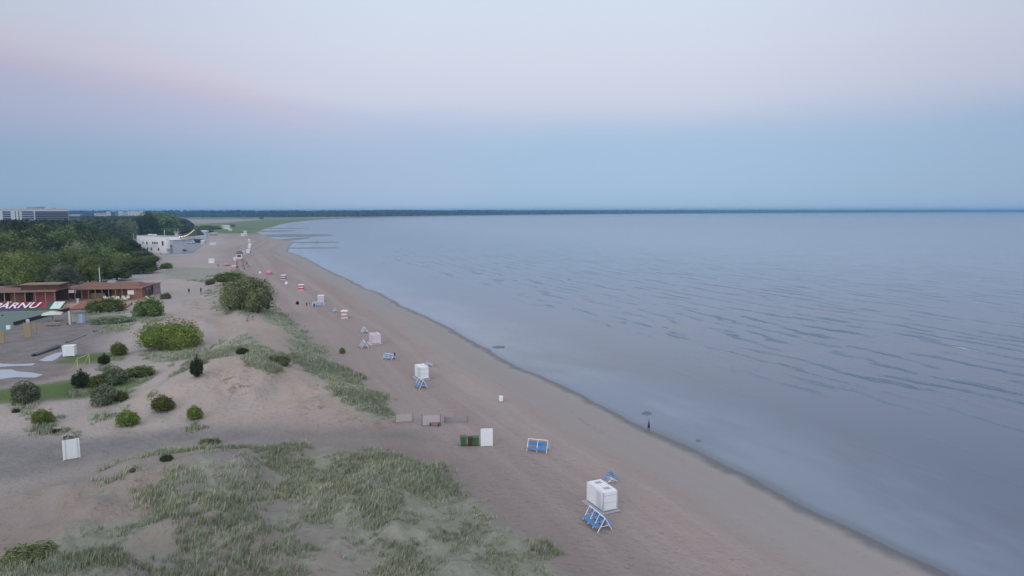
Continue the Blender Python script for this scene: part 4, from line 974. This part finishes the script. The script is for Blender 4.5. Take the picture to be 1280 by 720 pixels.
# rolled tarpaulins with black ends
def roll(label,x0,y0,x1,y1,r0,r1,m,endm=black):
    a=P(x0,y0); b=P(x1,y1); k=mpp(a); d=b-a; t=thing('tarpaulin_roll',label,'tarpaulin',a,math.atan2(d.y,d.x)); L=math.hypot(d.x,d.y); rings=[]
    for j in range(9):
        q=j/8; r=(r0+(r1-r0)*q)*k*(1+.08*math.sin(j*2.1)); rings.append([(L*q,r*1.2*math.cos(i*math.pi/6),max(0,r*.62+r*.62*math.sin(i*math.pi/6))) for i in range(12)])
    MB().loft(rings).build('cloth',m,t,smooth=True)
    MB().loft([[(x_,r0*k*f*math.cos(i*.63),r0*k*.6+r0*k*f*.7*math.sin(i*.63)) for i in range(10)] for x_,f in((-.5,.3),(-.4,.9),(.1,1.0),(.25,.8))]).build('end_weight',endm,t,smooth=True); return t
roll('dark grey rolled tarpaulin with a black knob end, lying beside the pale puddle',43,445,72,434.5,2.6,4.2,mat('tarp_grey',(.11,.115,.13),.6,.15,1))
roll('long flat blue-grey tarpaulin roll with a black end, farther right one',84,428,108,418.5,1.1,.8,mat('tarp_blue',(.19,.20,.24),.7,.1,1))
roll('blue-grey tarpaulin strip nearest the kiosk yard, at the bush side',118,414.5,137,406,1.1,.8,mat('tarp_blue',(0,0,0)))
# pale puddles
pud=mat('puddle',(.36,.38,.45),.25,.08,.5,.4)
def puddle(pts,nm='puddle'):
    q=[P(*a_) for a_ in pts]; z=max(v_.z for v_ in q)+.02
    o=MB().prism([(v_.x,v_.y) for v_ in q],z-.35,z).build(nm,pud); tag(o,kind='structure')
puddle([(49,450.5),(58,446),(70,441.5),(77,440),(78,442.5),(72,448),(66,451),(57,451.5)])
puddle([(-60,457),(0,454.5),(20,455.5),(45,454),(40,457),(15,457.5),(0,458.5),(-50,461)])
puddle([(-60,465),(0,462),(15,462),(22,464.5),(40,466),(54,468.5),(45,472),(20,471.5),(0,474),(-60,477)])
# goal frame
a,rz,Lg,kg=frame_at(97.5,112,462,456); t=thing('goal_frame','pale yellow metal goal frame on the lawn among the bushes','goal',a,rz); hg=14*kg
MB().tube((0,0,-.2),(0,0,hg),.07).build('post',yell,t); MB().tube((Lg,0,-.2),(Lg,0,hg),.07).build('post',yell,t); MB().tube((0,0,hg),(Lg,0,hg),.07).build('crossbar',yell,t)
b=MB()
for x_ in(0,Lg): b.tube((x_,0,hg),(x_,1.0,0),.04)
b.build('stay',yell,t)
# canopy with table
p=P(66,402); k=mpp(p); t=thing('square_parasol','large square cream parasol over a picnic table in the yard','parasol',p,.5)
w=21*k; z=9.5*k
MB().loft([[(sx*w,sy*w*1.1,z) for sx,sy in((-.5,-.5),(.5,-.5),(.5,.5),(-.5,.5))],[(sx*w,sy*w*1.1,z+.12) for sx,sy in((-.5,-.5),(.5,-.5),(.5,.5),(-.5,.5))],[(sx*.2,sy*.2,z+.8) for sx,sy in((-.5,-.5),(.5,-.5),(.5,.5),(-.5,.5))]]).build('canopy',cream,t)
MB().tube((0,0,0),(0,0,z+.7),.07).build('pole',wood2,t); MB().box((0,0,.1),(.9,.9,.2)).build('base',grey,t)
p=P(66,407.5); t=thing('picnic_table','grey-beige picnic table with benches below the cream parasol','table',p,.2); tb_=mat('weathered_wood',(.30,.25,.20),.8,.15,3)
MB().box((0,0,.78),(3.2,.9,.08)).build('tabletop',tb_,t)
for q in(-.75,.75): MB().box((0,q,.46),(3.2,.34,.06)).build('bench',tb_,t)
for q in(-1.2,1.2): MB().box((q,0,.40),(.1,1.5,.09)).tube((q,-.25,.75),(q,-.65,0),.05).tube((q,.25,.75),(q,.65,0),.05).build('leg',tb_,t)
# grey-blue kiosk with post
a,rz,Lk,kk=frame_at(86,107,405.5,404); t=thing('service_kiosk','blue-grey kiosk with a pale door and open left bay in the yard','kiosk',a,rz); hk=15*kk
MB().box((Lk*.72,1.6,hk*.46),(Lk*.52,3.0,hk*.9)).build('cabin',bluegrey,t,.02); MB().box((Lk*.62,1.6,hk*.94),(Lk*.84,3.5,.16)).build('roof',mat('roof_dim',(.16,.16,.17),.8,.1,1),t)
MB().box((Lk*.74,.08,hk*.42),(Lk*.20,.06,hk*.75)).build('door',mat('door_pale',(.34,.42,.50),.6,.05,1),t)
MB().box((Lk*.32,1.8,hk*.42),(Lk*.26,.1,hk*.6)).build('beige_panel',mat('beige_wall',(0,0,0)),t)
MB().box((Lk*.06,0,hk*.55),(.42,.42,hk*1.15)).build('corner_post',mat('cream_post',(.56,.54,.44),.7,.05,1),t)
def board(label,px,py,w,h,rz=.1):
    p=P(px,py); k=mpp(p); w*=k;h*=k; t=thing('board_stand',label,'board',p,rz); MB().box((0,0,h*.52),(w,.10,h*.95)).build('board',tanb,t); 
    for q in(-.5,.5): MB().tube((q*w,.05,-.2),(q*w,.05,h*1.03),.07).build('post',tanb,t)
board('tan timber board standing at the left edge of the photo',1,430,9,17)
board('wide tan timber board in the middle of the yard',35,423,8,20)
board('narrow tan timber board at the right of the wide one',44.5,417,2.4,15)
# round stones / balls
def rock(label,px,py,r,m=black):
    p=P(px,py); k=mpp(p); r=max(.28,r*k); b=MB(); rings=[]; rr_=random.Random(int(px))
    for j in range(7): ph=-.5+j*(math.pi/2+.5)/6; rings.append([(r*math.cos(ph)*math.cos(i*.628)*(1+.15*rr_.random()),r*math.cos(ph)*math.sin(i*.628)*(1+.15*rr_.random()),r*.8*math.sin(ph)+r*.3) for i in range(10)])
    o=b.loft(rings).build('stone',m,None,smooth=True); o.location=p; tag(o,label,'stone')
rock('dark stone on the green court near the banner',3,395,1.3); rock('dark stone at the foot of the blue-grey kiosk',85,405.5,1.5)
rock('small brown stone on the bare slope above the creeping shrub',166,589,1.2,dkw)
# ------------------------------------------------------------------ white building
a,rz,Lw,kw=frame_at(172,208.5,314.5,317); hw=20*kw
t=thing('beach_building','two-storey white building with a grey roof and small dark windows','building',a,rz); D=9
MB().box((Lw/2,D/2,hw/2-.3),(Lw,D,hw+.6)).build('wall',concrete,t); rf=MB().box((Lw/2,D/2,hw+.12),(Lw+.5,D+.5,.24)).build('roof',slate,t)
for x_,y_ in((.25,.5),(.45,.4)): MB().box((Lw*x_,D*y_,hw+.7),(1.6,2,1)).build('roof_unit',white,rf)
def win(par,x,z,w,h,m=glass,y=-.03):
    o=MB().box((x,y,z),(w,.08,h)).build('window',m,par); f=MB(); 
    for q in(-1,1): f.box((x+q*w/2,y-.03,z),(.10,.08,h+.2)); f.box((x,y-.03,z+q*h/2),(w+.2,.08,.10))
    f.build('frame',mat('window_frame',(.5,.5,.5),.6,.05,2),o); return o
for x_,z_,w_,h_ in((.22,.58,.9,1.0),(.355,.58,1.1,1.2),(.56,.60,1.2,1.0),(.63,.60,1.2,1.0),(.70,.60,1.0,1.0),(.89,.60,1.5,1.9),(.24,.22,.9,1.0),(.37,.23,1.0,1.2),(.50,.23,1.1,1.2),(.74,.23,1.2,1.2)): win(t,Lw*x_,hw*z_,w_*1.5,h_*1.5,glass,-.12)
MB().box((Lw*.62,-.06,hw*.40),(Lw*.18,.08,.25)).build('sign_arch',mat('plinth_grey',(0,0,0)),t)
w2=MB().box((Lw+1.8,D*.62,hw*.40),(3.6,D*.7,hw*.80)).build('side_wing',mat('wing_grey',(.42,.42,.46),.7,.1,1),t); MB().box((Lw+2.0,D*.62,hw*.82),(4.6,D*.8,.22)).build('wing_roof',white,w2)
for q in range(2): win(t,Lw+1.0+q*1.6,hw*.42,1.1,2.4,glass,D*.27-.12)
MB().box((Lw+2.2,D*.1,hw*.28),(4,2.0,.2)).build('balcony',slate,t)
poleobj('roof_antenna','slim white antenna at the right roof corner of the white building','antenna',207,316.5,28.5,.22,white)
# beige clock-tower like turret, string lights, marquee
p=P(218.5,306); k=mpp(p); t=thing('turret','pale beige turret with a broad cap, where the string lights start','turret',p)
MB().tube((0,4,0),(0,4,14.5*k),2.4*k,2.0*k,12).build('shaft',mat('beige_wall',(0,0,0)),t); MB().tube((0,4,14.3*k),(0,4,16*k),2.2*k,4*k,12).build('cap',mat('beige_wall',(0,0,0)),t)
for q in(-1.6,2.2): MB().tube((q*k,4,15.5*k),(q*k,4,20.5*k),.10*k).build('spire',white,t)
# dark marquee roof
p=P(234,299.5); k=mpp(p); t=thing('marquee','dark tented marquee whose roof slopes up beneath the string lights','marquee',p); w=26*k
MB().loft([[(-w*.5,0,3*k),(w*.5,0,5*k),(w*.5,16,5*k),(-w*.5,16,3*k)],[(-w*.46,4,5.2*k),(w*.40,4,11.5*k),(w*.40,12,11.5*k),(-w*.46,12,5.2*k)]]).build('roof',mat('marquee_dark',(.045,.05,.045),.8,.2,1),t)
for q in range(6): MB().tube((-w*.48+w*.96*q/5,.2,-.1),(-w*.48+w*.96*q/5,.2,(3+2*q/5)*k),.15*k).build('post',bluegrey,t)
lampm=bpy.data.materials.new('warm_bulb'); t_,n_,l_=nt(lampm); n_['Principled BSDF'].inputs['Emission Color'].default_value=(1,.72,.42,1); n_['Principled BSDF'].inputs['Emission Strength'].default_value=2.2; n_['Principled BSDF'].inputs['Base Color'].default_value=(.8,.7,.5,1)
pa=gp(219,294.5,6); k=mpp(P(219,305)); A0=P(219,305); 
def at_h(px,prow_base,py):  # point above ground-row prow_base that is seen at row py
    g_=P(px,prow_base); m_=mpp(g_); return Vector((g_.x,g_.y,HC-(py-262.8)*m_*1.0))
s0=at_h(221,306,294.2); s1=at_h(243,301,286.2); t=thing('string_lights','lit string of warm bulbs running from the turret up over the dark marquee','lights',s0)
d=s1-s0; w_=MB()
for i in range(12):
    q=i/12; q2=(i+1)/12; f_=lambda u_:Vector((0,0,0))+d*u_+Vector((0,0,-2.2*math.sin(u_*math.pi)))
    w_.tube(f_(q),f_(q2),.06,n=5)
w_.build('wire',black,t)
for i in range(13):
    c_=d*(i/12)+Vector((0,0,-2.2*math.sin(i/12*math.pi)-.25)); rings=[[(c_.x+.36*math.cos(ph)*math.cos(u_*1.05),c_.y+.36*math.cos(ph)*math.sin(u_*1.05),c_.z+.36*math.sin(ph)) for u_ in range(6)] for ph in(-1.3,-.6,.2,.8,1.4)]
    MB().loft(rings).build('bulb',lampm,t)
MB().tube((d.x,d.y,d.z),(d.x,d.y,-s0.z+1-0.0),.14).build('mast',dkw,t)
c_=at_h(213.2,307,295.5); o=thing('wall_lamp','single lit warm lamp on a mast left of the turret','lamp',(c_.x,c_.y,gz(c_.x,c_.y))); hz_=c_.z-gz(c_.x,c_.y)
MB().tube((0,0,0),(0,0,hz_-.3),.12).build('mast',dkw,o); MB().loft([[(.42*math.cos(ph)*math.cos(u_*1.05),.42*math.cos(ph)*math.sin(u_*1.05),hz_+.42*math.sin(ph)) for u_ in range(6)] for ph in(-1.3,-.6,.2,.8,1.4)]).build('bulb',lampm,o)
# plaza (paving) beside the building
q=[P(205,318),P(214,303),P(236,299),P(262,301),P(250,310),P(240,317)]; z=max(v_.z for v_ in q)+.03
tag(MB().prism([(v_.x,v_.y) for v_ in q],z-.6,z).build('pavement',pavegrey),kind='structure')
def vehicle(label,px,py,w,h,m,cat,name,rz=0):
    p=P(px,py); k=mpp(p); w*=k;h*=k; t=thing(name,label,cat,p,rz); l=2.3
    prof=[(-w/2,.45),(-w/2,h*.55),(-w*.42,h*.60),(-w*.34,h),(w*.36,h),(w*.44,h*.58),(w/2,h*.52),(w/2,.45)]
    MB().loft([[(x_,y_,z_) for x_,z_ in prof] for y_ in(0,l)]).build('body',m,t,.05)
    MB().box((0,l/2,h*.80),(w*.60,l+.04,h*.24)).build('window',glass,t)
    for x_ in(-w*.32,w*.32):
        for y_ in(.08,l-.08): MB().tube((x_,y_-.12,.42),(x_,y_+.12,.42),.42,n=14).build('wheel',black,t)
vehicle('black long trailer van parked on the plaza',246.5,304,12,4.6,black,'van','parked_van'); vehicle('dark car on the plaza just right of the white building',222,307.5,8,2.8,mat('car_dark',(.05,.055,.07),.4,.2,1),'car','parked_car')
vehicle('grey car on the plaza, nearest the open sand',229.5,314,5,2.4,mat('car_grey',(.14,.16,.20),.4,.1,1),'car','parked_car'); vehicle('blue-grey car on the plaza, left of the grey one',214.5,313.5,4.2,2.4,mat('car_blue',(.09,.11,.16),.4,.1,1),'car','parked_car')
vehicle('pale blue van beside the black trailer van',238,304.5,9,3.8,mat('van_pale',(.40,.46,.55),.4,.05,1),'van','parked_van')
kiosk('white booth in the middle of the plaza',223.5,314,3.6,4,white,white); kiosk('long low blue-grey shelter at the rear of the plaza',229,302.5,10,3.5,bluegrey,slate)
kiosk('grey hut half sunk in the trees left of the white building',160.5,317,11,6,mat('hut_grey',(.28,.29,.29),.8,.1,1),slate); 
# ------------------------------------------------------------------ hotel and far blocks
def block(name,label,px0,px1,dist,ytop,ybase,floors,m,cat='building'):
    dy=ray((px0+px1)/2,263); dy=Vector((dy.x,dy.y,0)).normalized(); k=dist*dy.y/F*1.0
    x0=(px0-640)*k; x1=(px1-640)*k; y=dist*dy.y; h=HC+(262.6-ytop)*k; a_=R(38); u0=(px0-640)/F; u1=(px1-640)/F; W_=(u1-u0)*y/(math.cos(a_)-u1*math.sin(a_)); t=thing(name,label,cat,(x0,y,0),a_); D_=14
    MB().box((W_/2,D_/2,h/2),(W_,D_,h)).build('wall',m,t); MB().box((W_/2,D_/2,h+.25),(W_+1,D_+1,.5)).build('roof',m,t)
    return t,W_,h,k
hw_=mat('hotel_white',(.60,.60,.62),.7,.04,.2); hg_=mat('hotel_glass',(.075,.08,.14),.3,.2,.3,.5); sl_=mat('hotel_slab',(.17,.18,.23),.7,.08,.3)
t,Wh,hh,k=block('hotel','long white hotel with dark window bands above the treetops at left',2,89,780,260.2,275,7,hw_)
for z_ in range(6):
    zz=hh-2.6-z_*2.1
    for x0_,x1_ in((.055,.165),(.225,.285),(.32,.49),(.51,.995)):
        MB().box((Wh*(x0_+x1_)/2,-.1,zz),(Wh*(x1_-x0_),.3,1.6)).build('window',hg_,t)
MB().box((Wh*.75,-.45,hh-2.6),(1,.1,.1)).build('balcony',sl_,t)
for z_ in range(6): MB().box((Wh*.75,-.5,hh-3.65-z_*2.1),(Wh*.49,1.0,.28)).build('balcony',sl_,t)
MB().box((Wh*.53,6,hh+1.0),(Wh*.25,8,1.7)).build('roof_plant_room',mat('plant_room',(.20,.24,.28),.7,.1,.3),t); MB().box((Wh*.60,6,hh+2.0),(Wh*.14,6,.8)).build('roof_plant_room',mat('plant_room',(0,0,0)),t)
MB().box((Wh*.80,6,hh+.9),(Wh*.05,4,1.0)).build('roof_unit',mat('plant_room',(0,0,0)),t); MB().tube((Wh*.20,6,hh),(Wh*.20,6,hh+2.6),.35).build('mast',slate,t)
MB().box((Wh*.255,-.3,hh/2),(Wh*.03,.8,hh*.98)).build('pilaster',hw_,t)
MB().box((Wh+4.6,9,(hh-6)/2),(9.6,16,hh-6)).build('low_wing',sl_,t); MB().box((Wh+4.6,9,hh-5.8),(10.4,17,.9)).build('wing_roof',hw_,t); MB().box((Wh+4.6,.8,hh-8.2),(9,.4,1.2)).build('window',hg_,t)
far_b=[(137,141.5,263.3,'small bright white tower block far off, leftmost of the far blocks'),(148,151,263.4,'narrow grey tower block far off, second from the left'),(151.5,157,262.9,'widest pinkish white tower block far off'),(158.5,163,263.8,'beige slab block far off, right of the widest one'),(163.8,167.5,263.2,'pale tower block far off, second from the right'),(168.5,184,262.9,'long low pale block far off, rightmost and partly hidden by the tallest tree')]
for i,(x0_,x1_,yt,lab) in enumerate(far_b):
    t,W_,h_,k=block('apartment_block',lab,x0_,x1_,2300+60*(i%3),yt,270,9,(hw_,sl_,mat('far_pinkish',(.55,.50,.50),.8,.05,.1),mat('far_beige',(.42,.39,.36),.8,.05,.1),hw_,mat('far_pinkish',(0,0,0)))[i])
    for z_ in range(5):
        for x_ in range(max(2,int(W_/6))): MB().box((W_*(x_+.5)/max(2,int(W_/6)),-.1,h_-3-z_*3.2),(1.8,.3,1.5)).build('window',hg_,t)
t,W_,h_,k=block('apartment_block','long pale low roof glimpsed above the wood left of the tower blocks',122,137,1700,265.6,270,3,mat('far_pinkish',(0,0,0)))
for x_ in range(5): MB().box((W_*(x_+.5)/5,-.1,h_-2.5),(2,.3,1.5)).build('window',hg_,t)

for lab,px,py,w,d_ in (('dark seaweed patch in the shallows just beyond the person at the water edge',808,517,15,2.2),('small dark seaweed patch in the shallows right of the person at the water edge',873,551,9,1.2),('long thin dark seaweed patch in the shallows beside the middle beach',623,434,20,3.0)):
    p=gp(px,py,0); k=mpp(p); b=MB(); rr_=random.Random(px); rings=[]
    for f_,z_ in((1,-.05),(.8,.02),(.4,.05)): rings.append([(w*k*.5*f_*math.cos(i*.42)*(.8+.4*rr_.random()),d_*.5*f_*math.sin(i*.42)*(.7+.6*rr_.random()),z_) for i in range(15)])
    o=b.loft(rings).build('seaweed_patch',mat('seaweed',(.12,.135,.165),.6,.2,2),None,smooth=True); o.location=p; o.rotation_euler=(0,0,-.35); tag(o,lab,'seaweed')
